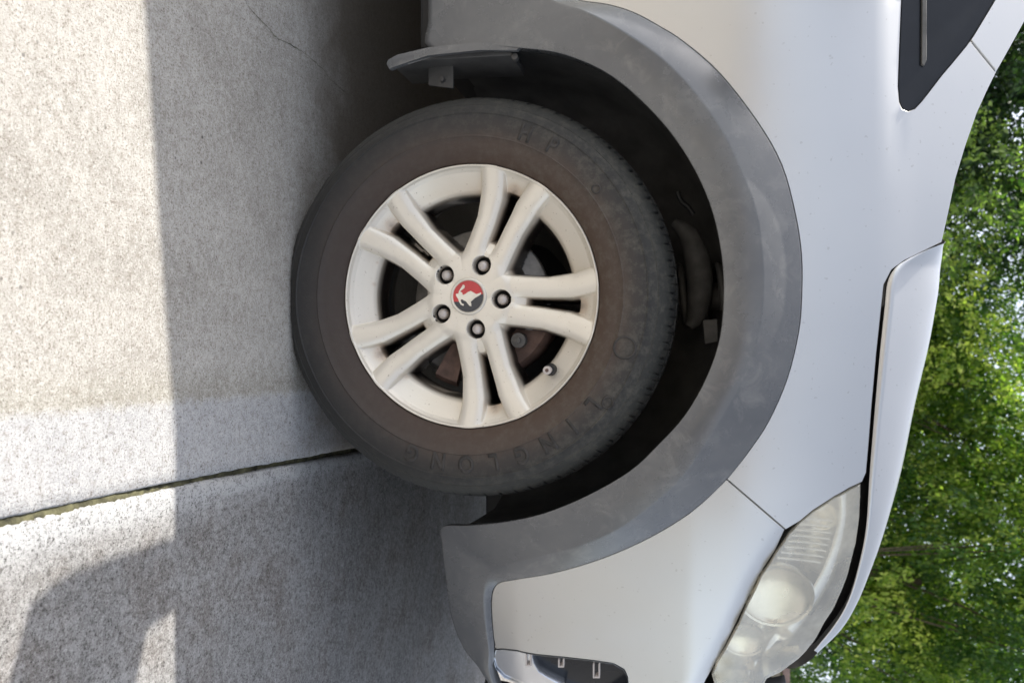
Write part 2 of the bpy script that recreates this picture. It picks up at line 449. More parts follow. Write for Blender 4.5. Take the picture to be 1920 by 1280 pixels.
# ------------------------------------------------------------------ setting: ground
def ground_sheet(name, x0, x1, mat, edge_fn=None, side=0, z=0.0):
    """a slab from x0 to x1, the side next to the joint has a worn, wandering, rounded edge"""
    ys = np.concatenate([np.linspace(-60, -2, 30), np.arange(-1.98, 2.4, 0.006), np.linspace(2.5, 60, 30)])
    V = []; F = []
    for y in ys:
        e = edge_fn(y) if edge_fn else 0
        if side > 0: row = [(x0, z), (x0/2, z), (e-0.3, z), (e-0.02, z), (e-0.004, z-0.0005), (e-0.001, z-0.003), (e, z-0.008), (e+0.001, z-0.04)]
        else: row = [(e-0.001, z-0.04), (e, z-0.008), (e+0.001, z-0.003), (e+0.004, z-0.0005), (e+0.02, z), (e+0.3, z), (x1/2, z), (x1, z)]
        V += [(x, y, zz) for x, zz in row]
    m = 8
    for i in range(len(ys)-1):
        for k in range(m-1): F.append((i*m+k, i*m+k+1, (i+1)*m+k+1, (i+1)*m+k))
    o = mk(name, V, F, mat)
    bm = bmesh.new(); bm.from_mesh(o.data); bmesh.ops.recalc_face_normals(bm, faces=bm.faces)
    if sum(f.normal.z for f in bm.faces) < 0: bmesh.ops.reverse_faces(bm, faces=bm.faces)
    bm.to_mesh(o.data); bm.free(); return tag(o, kind='structure')
def wob(y, ph, amp):
    from mathutils import noise
    return amp*(noise.noise(Vector((y*9, ph, 0)))+0.7*noise.noise(Vector((y*38, ph+5, 0)))+0.5*noise.noise(Vector((y*120, ph+9, 0))))
def jline(y): return 0.231+0.050*y+0.004*math.sin(y*4)
def jw(y): return 0.0024+0.0032*max(0, min(1, (y+0.75)/1.0))
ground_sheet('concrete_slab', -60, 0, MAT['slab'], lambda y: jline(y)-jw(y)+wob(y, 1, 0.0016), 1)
def road_edge(y): return jline(y)+jw(y)+wob(y, 3, 0.0018)
ground_sheet('paving', 0, 60, MAT['road'], road_edge, -1, z=-0.0010)
# hairline crack in the slab, filled with dirt
cr = catmull([(452, -20), (467, 15), (500, 50), (520, 72), (560, 93), (600, 126), (620, 150), (645, 172)], 8)
V = []; F = []
for i, p in enumerate(cr):
    d_ = ray(*p); q = CAM+d_*(-CAM[2]/d_[2]); w_ = 0.0003+0.0007*abs(math.sin(i*0.37))*random.random()
    q = q+np.array([random.uniform(-1, 1), random.uniform(-1, 1), 0])*0.0015
    V += [(q[0]-w_, q[1], 0.0007), (q[0]+w_, q[1]+w_, 0.0007)]
for i in range(len(cr)-1): F.append((2*i, 2*i+1, 2*i+3, 2*i+2))
mk('crack', V, F, MAT['moss'], bpy.data.objects['concrete_slab'])
# dirt and moss in the joint
V = []; F = []; ys = np.arange(-3, 3, 0.004)
for y in ys:
    c = jline(y); h = -0.0055-0.006*max(0, min(1, (y+0.45)/0.3))+wob(y, 21, 0.0035)
    h += 0.0025*max(0, min(1, (-0.3-y)/0.3))
    for k in range(5):
        V.append((c-0.012+0.006*k, y, h+random.uniform(-0.0012, 0.0012)-(0.004 if k == (1 if y < -0.25 else 3) else 0)))
for i in range(len(ys)-1):
    for k in range(4): F.append((i*5+k, i*5+k+1, (i+1)*5+k+1, (i+1)*5+k))
o = mk('joint_moss', V, F, MAT['moss']); tag(o, kind='stuff', label='thin green moss and dirt lying in the joint between the slabs', cat='moss')
o = mk('ground', [(-900, -900, -0.06), (900, -900, -0.06), (900, 900, -0.06), (-900, 900, -0.06)], [(0, 1, 2, 3)], MAT['grass']); tag(o, kind='structure')

# ------------------------------------------------------------------ the car
car = empty('car', (-1.4, HALF, 0))
car.location = (0, 0, 0)
tag(car, 'silver car with a grey plastic wheel arch and a dusty five-spoke alloy wheel', 'car')

# --- outlines traced on the flank
hood_gap = [(1770, 456), (1735, 470), (1702, 486), (1678, 503), (1664, 530), (1659, 575), (1650, 660), (1641, 760), (1631, 882), (1624, 988), (1609, 1065), (1590, 1126), (1565, 1170), (1526, 1219)]
flare_o = [(1005, -120), (1022, -60), (1045, -25), (1080, 0), (1140, 10), (1188, 25), (1235, 50), (1282, 80), (1350, 140), (1420, 230), (1465, 310), (1490, 400), (1502, 480), (1502, 560), (1496, 625), (1475, 710), (1440, 790), (1400, 850), (1362, 898),
           (1300, 955), (1220, 1005), (1130, 1045), (1040, 1072), (965, 1085), (934, 1092), (922, 1114), (922, 1160), (927, 1212), (926, 1250), (940, 1290)]
flare_c = [(985, -120), (1000, -60), (1015, -25), (1040, 2), (1090, 18), (1140, 42), (1195, 75), (1245, 112), (1300, 168), (1355, 245), (1390, 320), (1418, 395), (1430, 480), (1431, 560), (1421, 625), (1403, 693), (1360, 770), (1322, 830), (1280, 890),
           (1225, 940), (1162, 985), (1085, 1018), (1004, 1040), (940, 1058), (914, 1078), (906, 1112), (909, 1160), (916, 1214), (916, 1250), (932, 1290)]
flare_i = [(803, -120), (803, -60), (803, -20), (803, 40), (803, 88), (900, 86), (975, 90), (1060, 103), (1150, 145), (1235, 222), (1292, 300), (1330, 380), (1350, 460), (1357, 540), (1350, 630), (1325, 705), (1285, 775), (1235, 830), (1180, 880),
           (1100, 925), (1020, 957), (950, 973), (880, 981), (828, 984), (828, 1014), (833, 1060), (846, 1150), (868, 1208), (895, 1243), (925, 1290)]
# the fender
XD = -0.70
f_out = [p for p in [sz(*p, 0) for p in catmull(flare_o[0:19], 4)] if p[0]-lean(p[1]) > XD+0.01]
f_out = [(XD, f_out[0][1]-0.004)]+f_out                         # flare edge, rear to front
seam_h = [sz(1362, 898), sz(1417, 945), sz(1473, 993)]
hl_rear = [(1479, 1000), (1500, 977), (1524, 957), (1564, 931), (1592, 915), (1617, 903)]
low_gap = [(p[0]-6, p[1]+3) for p in hood_gap[1:9]][::-1]
sil = [(1770, 452), (1776, 410), (1792, 335), (1811, 272), (1832, 212), (1850, 172), (1868, 135)]
tri = [(1820, 76), (1765, 142), (1728, 190), (1716, 203), (1704, 208), (1693, 203), (1688, 190), (1686, 160), (1689, 80), (1692, 0)]
ztop = sz(1692, -60)[1]
outline = f_out+seam_h[1:]+[sz(*p) for p in hl_rear[1:]]+[sz(*p) for p in low_gap]+[sz(1766, 454)]+[sz(*p) for p in sil[1:]]+[sz(*p) for p in tri]+[(XD+float(lean(z)), float(z)) for z in np.linspace(ztop, f_out[0][1], 30)]
outline = [p for i, p in enumerate(outline) if i == 0 or np.hypot(p[0]-outline[i-1][0], p[1]-outline[i-1][1]) > 0.002]
def crease_fn(s, z):
    # soft shoulder line under the window and a rolled lip next to the headlamp
    a = -0.0045*math.exp(-((z-1.075)/0.012)**2)*max(0, min(1, (-0.12-s)/0.2))
    return a
fender = panel('fender', outline, MAT['paint'], car, fn=crease_fn, step=0.007, grid=0.015, depth=0.02)
# A-pillar above the fender
pil = [(1868, 135), (1820, 76), (1866, 0), (1935, -112), (2010, -225), (2062, -225), (1993, -95), (1948, -10), (1921, 40)]
S_ = [sz(*p) for p in pil]
panel('roof_pillar', S_, MAT['paint'], car, depth=0.05)
# black window corner and the strip in it
tri_o = [(1820, 76), (1765, 142), (1728, 190), (1716, 203), (1704, 208), (1693, 203), (1688, 190), (1686, 160), (1689, 80), (1692, 0), (1692, -58), (1898, -58), (1866, 0)]
tp = panel('window_corner_trim', [sz(*p) for p in tri_o], MAT['gloss_black'], car, off=-0.004, inset=0.0012)
rib = [(1729, 120), (1733, 123), (1737, 112), (1737, -50), (1730, -50)]
panel('trim_rib', [sz(*p) for p in rib], MAT['darksteel'], tp, off=0.0, inset=0.0002, depth=0.006)

# --- bumper skin, front
def sf(x): return float(x)
bump_px = [(1362, 898), (1417, 945), (1473, 993), (1455, 1036), (1426, 1081), (1398, 1138), (1371, 1195), (1350, 1235), (1325, 1280)]
b_out = [sz(*p) for p in bump_px]
s_e = b_out[-1][0]
b_out += [(s_e+0.10, b_out[-1][1]-0.03), (s_e+0.25, 0.66), (S_MID-0.02, 0.66), (S_MID-0.02, 0.58), (s_e+0.22, 0.56)]
fogpx = [(1178, 1290), (1176, 1268), (1170, 1254), (1150, 1243), (1109, 1237), (1056, 1231), (1004, 1226), (971, 1219), (945, 1216), (930, 1216)]
b_out += [(sz(1178, 1290)[0]+0.10, sz(1178, 1290)[1]+0.01)]+[sz(*p) for p in fogpx]
b_out += [sz(*p) for p in catmull(flare_o[18:28], 4)[::-1]][1:-1]
def bump_fn(s, z):
    return 0
# ridge beside the headlamp: rounded lip following the lens edge
RIDGE = [np.array(sz(*p)) for p in catmull([(1479, 1000), (1455, 1036), (1426, 1081), (1398, 1138), (1369, 1199), (1333, 1264), (1300, 1320)], 14)]
def ridge_fn(s, z):
    d = min(math.hypot(s-q[0], z-q[1]) for q in RIDGE)
    return -0.009*max(0, 1-d/0.035)**2
panel('front_bumper', b_out, MAT['paint'], car, fn=ridge_fn, step=0.008, grid=0.014, depth=0.02)

# --- flare: inner edge, crease, outer edge
def flare_section(i, O, C, I):
    k = np.array(S2P(*sz(*O), 0.0015)); offc = 0.036
    if i/4 > 20: offc = max(0.012, 0.036-0.024*(i/4-20)/3.5)
    if i/4 < 4: offc = 0.012+0.024*max(0, i/4)/4
    sc, zc = sz(*C, offc); si, zi = sz(*I, offc)
    c = S2P(sc, zc, offc); n = S2P(si, zi, offc)
    so_, zo = sz(*O); base = S2P(so_, zo, -0.01)
    pts = [base, k]
    for t in (0.04, 0.33, 0.66, 0.90, 0.965): # sloping shoulder, slightly domed
        p = k*(1-t)+c*t; p[1] -= 0.002*math.sin(math.pi*t); pts.append(p)
    pts.append(c)
    for t in (0.03, 0.08, 0.3, 0.6, 0.85, 0.96):
        p = c*(1-t)+n*t; p[1] -= 0.003*math.sin(math.pi*t); pts.append(p)
    pts.append(n)
    ctr = np.array([-0.082, n[1], 0.3425]); outv = n-ctr; outv[1] = 0; outv /= np.linalg.norm(outv)+1e-9
    if i/4 < 5.2: outv = np.array([0, 0, 1.0])
    pts.append(n+outv*0.0015+np.array([0, 0.004, 0]))
    pts.append(n+outv*0.004+np.array([0, 0.030, 0]))
    pts.append(n+outv*0.012+np.array([0, 0.032, 0]))
    return pts
fo, fc, fi = catmull(flare_o, 4), catmull(flare_c, 4), catmull(flare_i, 4)
rows = [flare_section(i, o_, c_, i_) for i, (o_, c_, i_) in enumerate(zip(fo, fc, fi))]
loft('wheel_arch_flare', rows, MAT['flare'], car)
# shadow gap line round the flare is the fender edge; wheel house behind it
lin = []
for i in range(4*4, 4*23+1):
    n = rows[i][-3]; ctr = np.array([-0.082, 0, 0.3425]); v = n-ctr; v[1] = 0; v /= np.linalg.norm(v)
    r = []
    for t, dy in ((0.006, 0.028), (0.018, 0.05), (0.028, 0.10), (0.030, 0.20), (0.030, 0.30), (0.0, 0.36), (-0.12, 0.385), (-0.3, 0.39)):
        p = n+v*t+np.array([0, dy, 0])
        if i > 4*19: p[2] += 0.10*dy*(i-76)/16
        r.append(p)
    lin.append(r)
loft('arch_liner', lin, MAT['liner'], car)
# splash lip at the foot of the flare, behind the wheel
lipo = [(978, 84), (900, 79), (803, 89), (745, 102), (727, 112), (724, 120), (730, 131), (760, 116), (803, 104), (900, 94), (968, 95)]
def extr(name, px, y0, y1, mat, parent, shrink=0.0, mirror=True, bev=0.002):
    bm = bmesh.new()
    A = [at_y(X, Y, y0) for X, Y in px]; 
    vs = [bm.verts.new(p) for p in A]; vb = [bm.verts.new(p+np.array([0, y1-y0, shrink])) for p in A]
    n = len(px); bm.faces.new(vs); bm.faces.new(vb[::-1])
    for i in range(n): bm.faces.new((vs[i], vs[(i+1) % n], vb[(i+1) % n], vb[i]))
    o = bm_obj(name, bm, mat, parent, bev=bev)
    if mirror: CARMIRROR.append(o)
    return o
extr('splash_lip', lipo, -0.033, -0.024, MAT['flare'], car, 0.002)
extr('lip_underside', [(960, 88), (803, 94), (748, 108), (735, 122), (760, 120), (803, 112), (960, 104)], -0.007, 0.10, MAT['liner'], car, 0.0)
extr('liner_bracket', [(803, 112), (850, 108), (850, 166), (803, 160)], 0.03, 0.036, MAT['liner'], car)
b = cyl_bm(at_y(829, 149, 0.026), 0.0055, 0.01, seg=6); CARMIRROR.append(bm_obj('clip_screw', b, MAT['strut'], car, bev=0.001))
b = cyl_bm(at_y(966, 108, -0.012), 0.006, 0.012, seg=12); CARMIRROR.append(bm_obj('clip_screw', b, MAT['strut'], car, bev=0.001))

# --- bonnet
Gp = catmull(hood_gap, 4)
Sp = catmull([(1771, 452), (1768, 465), (1766, 483), (1763, 505), (1760, 540), (1755, 573), (1741, 650), (1715, 760), (1690, 882), (1657, 1000), (1631, 1073), (1607, 1131), (1577, 1180), (1532, 1224)], 4)
hood = []
for i, (g, s) in enumerate(zip(Gp, Sp)):
    u = i/(len(Gp)-1)
    a = on(*g, 0.0)
    w = max(0.02, min(0.13, 0.0012*np.hypot(*(s-g))*1.3+0.005)); dray = ray(*s); 
    b_ = at_y(*s, a[1]+w)
    rd = dray/np.linalg.norm(dray)
    up = np.array([0, 0.78, 1.0]); up /= np.linalg.norm(up)
    L = np.linalg.norm(b_-a)
    P0, P1, P2, P3 = a, a+up*L*0.42, b_-rd*L*0.40, b_
    P1[0] += (b_-a)[0]*0.3
    r = [a+np.array([0.0, 0.006, 0.003]), a+np.array([0, 0.002, 0.0004])]
    for t in np.linspace(0, 1, 10): r.append((1-t)**3*P0+3*t*(1-t)**2*P1+3*t*t*(1-t)*P2+t**3*P3)
    cx = -0.34+1.23*u ; cz = b_[2]+0.045+0.02*(1-u)
    if u > 0.72: cz = b_[2]+0.045*(1-(u-0.72)/0.28)+0.004
    e = np.array([cx, HALF, cz])
    Q1 = b_+rd*0.10; Q2 = e-np.array([(e-b_)[0]*0.25, (HALF-b_[1])*0.5, 0]); 
    for t in np.linspace(0, 1, 12)[1:]: r.append((1-t)**3*b_+3*t*(1-t)**2*Q1+3*t*t*(1-t)*Q2+t**3*e)
    hood.append(r)
loft('bonnet', hood, MAT['paint'], car)
gp_ = []
for g in Gp:
    a = on(*g, 0.0); gp_.append([a+np.array([0, 0.012, -0.045]), a+np.array([0, 0.022, -0.01]), a+np.array([0, 0.030, 0.004]), a+np.array([0, 0.045, 0.012])])
loft('dark_gap_strip', gp_, MAT['black'], car)  # black strip added inside the bonnet gap to make it read dark

# --- headlamp
hl = [(1479, 1001), (1500, 979), (1524, 959), (1564, 933), (1595, 917), (1616, 906), (1615, 950), (1612, 988), (1601, 1044), (1581, 1109), (1548, 1170), (1515, 1222), (1490, 1245), (1440, 1275), (1420, 1310), (1345, 1310), (1333, 1268), (1345, 1240), (1369, 1199), (1398, 1138), (1426, 1081), (1455, 1036)]
hs = [sz(*p) for p in hl]
hc = np.mean(hs, axis=0)
def lens_fn(s, z):
    d = min(math.hypot(s-q[0], z-q[1]) for q in hs)
    return 0.007*min(1, d/0.045)
lamp = panel('headlamp_housing', hs, MAT['housing'], car, off=-0.055, inset=-0.002, depth=0.004, fn=lambda s, z: -0.02*min(1, lens_fn(s, z)/0.007)+0.006*math.sin(z*95+s*20))
panel('headlamp_lens', hs, MAT['lens'], lamp, off=-0.004, inset=0.003, fn=lens_fn, depth=0.008)
panel('headlamp_seal', hs, MAT['black'], lamp, off=-0.062, inset=-0.012, depth=0.006, fn=lambda s, z: -0.02)
# bright side walls of the lamp
def wall_strip(name, P, o0, o1, mat, parent):
    rws = [[S2P(p[0], p[1], o0), S2P(p[0], p[1], (o0*2+o1)/3), S2P(p[0], p[1], o1)] for p in P+[P[0]]]
    return loft(name, rws, mat, parent)
wall_strip('headlamp_bezel', [tuple(p) for p in inset_poly(resample(hs, 0.01).tolist(), 0.006)], -0.008, -0.058, MAT['reflector'], lamp)
def bowl(name, X, Y, r, off, mat, parent, depth=0.03):
    s, z = sz(X, Y); c = S2P(s, z, off); n = S2P(s, z, off+0.01)-c; n /= np.linalg.norm(n)
    prof = [(r*math.sin(a), -depth*math.cos(a)) for a in np.linspace(0.0, math.pi/2, 12)]+[(r*1.07, 0.001), (r*1.09, -0.006)]
    bm = bmesh.new(); q = Vector(n).to_track_quat('Z', 'Y').to_matrix().to_4x4(); N = 36; vs = []
    for i in range(N):
        a = 2*math.pi*i/N
        vs.append([bm.verts.new(Matrix.Translation(c) @ q @ Vector((p*math.cos(a), p*math.sin(a), d))) for p, d in prof])
    for i in range(N):
        for k in range(len(prof)-1): bm.faces.new((vs[i][k], vs[i][k+1], vs[(i+1) % N][k+1], vs[(i+1) % N][k]))
    o = bm_obj(name, bm, mat, parent); CARMIRROR.append(o); return o
bowl('reflector_bowl', 1458, 1140, 0.062, -0.036, MAT['reflector'], lamp, 0.008)
bowl('reflector_bowl', 1398, 1232, 0.036, -0.040, MAT['reflector'], lamp, 0.007)
bowl('reflector_bowl', 1550, 985, 0.024, -0.038, MAT['reflector'], lamp, 0.014)
for k in range(8):
    a = sz(1462+k*7, 1066-k*11); c = sz(1556+k*3, 1078-k*12)
    rw = []
    for t in np.linspace(0, 1, 10):
        s = a[0]*(1-t)+c[0]*t; z = a[1]*(1-t)+c[1]*t+0.004*math.sin(t*3.1)
        rw.append([S2P(s-0.0022, z, -0.040), S2P(s, z, -0.033), S2P(s+0.0022, z, -0.040)])
    loft('reflector_rib', rw, MAT['reflector'], lamp)
rw = []
for p, q in zip(catmull([(1600, 930), (1600, 985), (1588, 1045), (1566, 1108), (1532, 1165), (1500, 1212)], 4), catmull([(1578, 938), (1578, 985), (1565, 1040), (1543, 1095), (1510, 1150), (1478, 1198)], 4)):
    A1 = sz(*p); B1 = sz(*q); rw.append([S2P(*A1, -0.03), S2P((A1[0]+B1[0])/2, (A1[1]+B1[1])/2, -0.022), S2P(*B1, -0.03)])
loft('chrome_strip', rw, MAT['chrome'], lamp)

# --- fog lamp pocket in the bumper
fog = [(930, 1217), (945, 1217), (971, 1220), (1004, 1227), (1056, 1232), (1109, 1238), (1150, 1244), (1169, 1255), (1176, 1268), (1180, 1290), (1120, 1330), (1010, 1290), (970, 1280), (945, 1269), (930, 1253), (925, 1235)]
fs = [sz(*p) for p in fog]
fb = panel('fog_lamp_pocket', fs, MAT['gloss_black'], car, off=-0.022, inset=0.0, depth=0.006)
wall_strip('pocket_wall', [tuple(p) for p in resample(fs, 0.01)], 0.001, -0.022, MAT['chrome'], fb)
ch = [(928, 1219), (945, 1219), (971, 1222), (997, 1228), (1001, 1246), (1010, 1262), (1030, 1275), (1060, 1290), (985, 1286), (945, 1268), (930, 1252), (925, 1235)]
cs = [sz(*p) for p in ch]
panel('chrome_bezel', cs, MAT['chrome'], fb, off=-0.003, inset=0.001, depth=0.02, grid=0.02)
for (x0, x1, y0, y1) in ((986, 997, 1226, 1246), (1047, 1058, 1234, 1248), (1112, 1125, 1242, 1268)):
    w = 2.4
    for part in (((x0, y0), (x0+w, y0), (x0+w, y1), (x0, y1)), ((x1-w, y0), (x1, y0), (x1, y1), (x1-w, y1)), ((x0+w, y1-w), (x1-w, y1-w), (x1-w, y1), (x0+w, y1))):
        panel('led_frame', [sz(*p) for p in part], MAT['nut'], fb, off=0.003, inset=0, depth=0.01, grid=0.02, round_=0.0003)
# lower bumper and dark grille toward the centre line (round the corner of the car)
s2 = sz(1178, 1290)[0]+0.10
gs = sz(1325, 1280)[0]
panel('lower_grille', [(gs+0.20, 0.30), (S_MID-0.002, 0.28), (S_MID-0.002, 0.575), (gs+0.24, 0.555), (s2+0.01, sz(1178, 1290)[1]+0.005), (s2-0.02, 0.37), (s2, 0.32)], MAT['black'], car, off=-0.01)
hz = b_[2]
panel('grille', [(gs+0.14, 0.69), (S_MID-0.002, 0.665), (S_MID-0.002, hz-0.010), (gs+0.30, hz-0.012), (gs+0.09, hz-0.05), (gs+0.07, 0.80)], MAT['black'], car, off=-0.02)
for k in range(4):
    z = 0.70+0.05*k
    panel('grille_bar', [(gs+0.30, z), (S_MID-0.002, z), (S_MID-0.002, z+0.014), (gs+0.30, z+0.014)], MAT['chrome'], car, off=0.0, inset=0.0)

# --- flank behind the picture's edge: doors, sill, rear wing
belt = 1.064
LEAN_ON = False
xd = XD-0.001; zc0 = f_out[0][1]; zb0 = sz(803, -120)[1]
panel('front_door', [(xd, zc0), (xd, belt), (-1.62, belt+0.01), (-1.62, zc0)], MAT['paint'], car)
panel('rear_door', [(-1.62, zc0), (-1.62, belt+0.01), (-2.42, belt+0.02), (-2.42, 0.66), (-2.30, zc0)], MAT['paint'], car)
panel('door_cladding', [(xd, zb0), (xd, zc0-0.003), (-2.30, zc0-0.003), (-2.34, zb0)], MAT['flare'], car, off=0.012)
arc = [(-2.782+0.485*math.cos(a), 0.3425+0.485*math.sin(a)) for a in np.linspace(R(0), R(180), 40)]
panel('rear_wing', [(-2.30, zc0)]+[p for p in arc if True][2:-1]+[(-3.27, 0.62), (S_REAR+0.02, 0.62), (S_REAR+0.02, 0.95), (-3.4, belt+0.05), (-2.42, belt+0.02), (-2.42, 0.66)], MAT['paint'], car)
rw = []
for a in np.linspace(R(-8), R(188), 60):
    r = []
    for rr, of in ((0.485, -0.01), (0.485, 0.001), (0.45, 0.024), (0.435, 0.03), (0.40, 0.03), (0.399, 0.0), (0.42, -0.35)):
        r.append(S2P(-2.782+rr*math.cos(a), max(0.2, 0.3425+rr*math.sin(a)), of))
    rw.append(r)
loft('wheel_arch_flare', rw, MAT['flare'], car)
panel('rear_bumper', [(-3.19, 0.30), (-3.27, 0.60), (S_REAR+0.002, 0.60), (S_REAR+0.002, 0.30)], MAT['flare'], car)
panel('tailgate', [(S_REAR+0.002, 0.62), (S_REAR+0.018, 0.62), (S_REAR+0.018, 0.95), (-3.4, belt+0.05), (S_REAR+0.002, belt+0.06)], MAT['paint'], car)

# --- cabin
def cab(x, t, side=0):
    """t 0 at the belt, 1 at the roof rail"""
    z = (1.06+0.56*t); y0 = surfF(-1.5, 1.064)
    return np.array([x, y0+0.20*t**1.15, z])
LEAN_ON = True; ptop = on(2010, -225); ptop2 = on(2060, -225); pbase = on(1850, 172); LEAN_ON = False
def roof_y(x): return 0.198+0.093*(max(x, -2.45)+2.17)+0.12*max(0, -2.6-x)
roof_rows = []
for x in np.linspace(-1.28, -3.15, 14):
    h = 1.62-0.05*((x+2.1)/1.0)**2
    y0 = roof_y(x)
    r = [np.array([x, y0+0.01, h-0.03]), np.array([x, y0, h-0.012])]
    for t in np.linspace(0.03, 1, 10): r.append(np.array([x, y0+(HALF-y0)*t, h+0.045*(1-(1-t)**2)]))
    roof_rows.append(r)
loft('roof', roof_rows, MAT['paint'], car, thick=0.01)
def quad_strip(name, P, Q, mat, thick=0.03, n=10, bow=0.0, parent=None):
    rws = []
    for t in np.linspace(0, 1, n):
        a = np.array(P[0])*(1-t)+np.array(P[1])*t; b = np.array(Q[0])*(1-t)+np.array(Q[1])*t
        a[1] -= bow*math.sin(math.pi*t); b[1] -= bow*math.sin(math.pi*t); rws.append([a, (a+b)/2, b])
    return loft(name, rws, mat, parent or car, thick=thick)
yb = float(surfF(-1.5, 1.064))
rail = [np.array([-1.28, 0.286, 1.575]), np.array([-3.1, 0.27, 1.57])]
quad_strip('roof_pillar', [ptop, rail[0]], [ptop2+np.array([0, 0.01, 0.0]), rail[0]+np.array([0.05, 0.02, 0.0])], MAT['paint'])
ys_ = yb+0.012
fr_b = [np.array([-0.70, ys_, 1.075]), np.array([-1.28, ys_, 1.08]), np.array([-1.60, ys_, 1.085])]
fr_t = [ptop+np.array([0, 0.012, -0.03]), rail[0]+np.array([0, 0.008, -0.01]), np.array([-1.68, roof_y(-1.68)+0.012, 1.59])]
loft('side_window', [[b1, (b1+t1)/2, t1] for b1, t1 in zip(fr_b, fr_t)], MAT['window'], car, thick=0.005)
quad_strip('side_window', [(-1.68, ys_, 1.085), (-2.45, ys_, 1.095)], [(-1.74, roof_y(-1.74)+0.012, 1.59), (-2.45, roof_y(-2.45)+0.012, 1.59)], MAT['window'], 0.005)
quad_strip('side_window', [(-2.53, ys_, 1.095), (-3.15, ys_+0.03, 1.13)], [(-2.53, roof_y(-2.53)+0.012, 1.59), (-2.95, roof_y(-2.95)+0.015, 1.575)], MAT['window'], 0.005)
quad_strip('door_pillar', [(-1.60, ys_-0.004, 1.07), (-1.68, ys_-0.004, 1.07)], [(-1.68, roof_y(-1.68)+0.006, 1.60), (-1.74, roof_y(-1.74)+0.006, 1.60)], MAT['gloss_black'], 0.02, n=3)
quad_strip('door_pillar', [(-2.45, ys_-0.004, 1.08), (-2.53, ys_-0.004, 1.08)], [(-2.45, roof_y(-2.45)+0.006, 1.60), (-2.53, roof_y(-2.53)+0.006, 1.60)], MAT['gloss_black'], 0.02, n=3)
quad_strip('roof_pillar', [(-3.12, ys_+0.02, 1.10), (-3.50, ys_+0.2, 1.10)], [(-2.93, 0.258, 1.585), (-3.14, 0.285, 1.575)], MAT['paint'], 0.02, n=6)
# windscreen and rear window
wr = []
w0 = pbase+np.array([0, 0.025, -0.004]); w1 = ptop+np.array([0.0, 0.03, -0.004]); w2 = rail[0]+np.array([0.01, 0.02, 0.0])
c0 = np.array([-0.30, HALF, 1.19]); c2 = np.array([-1.22, HALF, 1.625]); c1 = (c0+c2)/2+np.array([0, 0, 0.025])
for t in np.linspace(0, 1, 9):
    k = math.sin(t*math.pi/2)
    wr.append([w0*(1-t)+c0*t+np.array([c0[0]-w0[0], 0, 0])*(k-t)*0.6, w1*(1-t)+c1*t+np.array([0.10*(k-t), 0, 0]), w2*(1-t)+c2*t])
loft('windscreen', wr, MAT['window'], car, thick=0.005)
wr = []
for t in np.linspace(0, 1, 6):
    wr.append([np.array([-3.56-0.05*t, 0.35+(HALF-0.35)*t, 1.12]), np.array([-3.13-0.02*t, 0.29+(HALF-0.29)*t, 1.58+0.03*t])])
loft('rear_window', wr, MAT['window'], car, thick=0.005)
# cowl and hidden structure so that the gaps look into darkness
def dark(name, x0, x1, y0, z0, z1):
    o = bm_obj(name, box_bm(((x0+x1)/2, (y0+2*HALF-y0)/2, (z0+z1)/2), (x1-x0, 2*(HALF-y0), z1-z0)), MAT['black'], car, False, bev=0.006); return o
dark('inner_structure', -0.55, 0.17, 0.10, 0.88, 1.01)
dark('scuttle', -0.62, -0.22, 0.26, 1.02, 1.07)
dark('engine_block', -0.50, 0.45, 0.52, 0.24, 0.87)
dark('bumper_beam', 0.40, 0.58, 0.34, 0.30, 0.74)
dark('floor_pan', -2.28, -0.56, 0.05, 0.235, 1.0)
dark('boot_floor', -3.35, -2.25, 0.48, 0.32, 0.98)

# --- door mirror
def ell_bm(c, s, e=2.6, n=24, m=14):
    bm = bmesh.new(); vs = []
    def sp(v, p): return math.copysign(abs(v)**p, v)
    for j in range(m+1):
        ph = -math.pi/2+math.pi*j/m; row = []
        for i in range(n):
            a = 2*math.pi*i/n; q = 2/e
            row.append(bm.verts.new((c[0]+s[0]*sp(math.cos(ph), q)*sp(math.cos(a), q), c[1]+s[1]*sp(math.cos(ph), q)*sp(math.sin(a), q), c[2]+s[2]*sp(math.sin(ph), q))))
        vs.append(row)
    for j in range(m):
        for i in range(n):
            try: bm.faces.new((vs[j][i], vs[j][(i+1) % n], vs[j+1][(i+1) % n], vs[j+1][i]))
            except ValueError: pass
    bmesh.ops.remove_doubles(bm, verts=bm.verts, dist=1e-5); return bm
mh = bm_obj('mirror_housing', ell_bm((-0.795, -0.085, 1.150), (0.062, 0.100, 0.086), 5.0), MAT['paint'], car); CARMIRROR.append(mh)
CARMIRROR.append(bm_obj('mirror_arm', ell_bm((-0.775, 0.0, 1.062), (0.052, 0.10, 0.018)), MAT['gloss_black'], mh))
CARMIRROR.append(bm_obj('mirror_glass', box_bm((-0.838, -0.10, 1.145), (0.006, 0.17, 0.13)), MAT['chrome'], mh, bev=0.002))

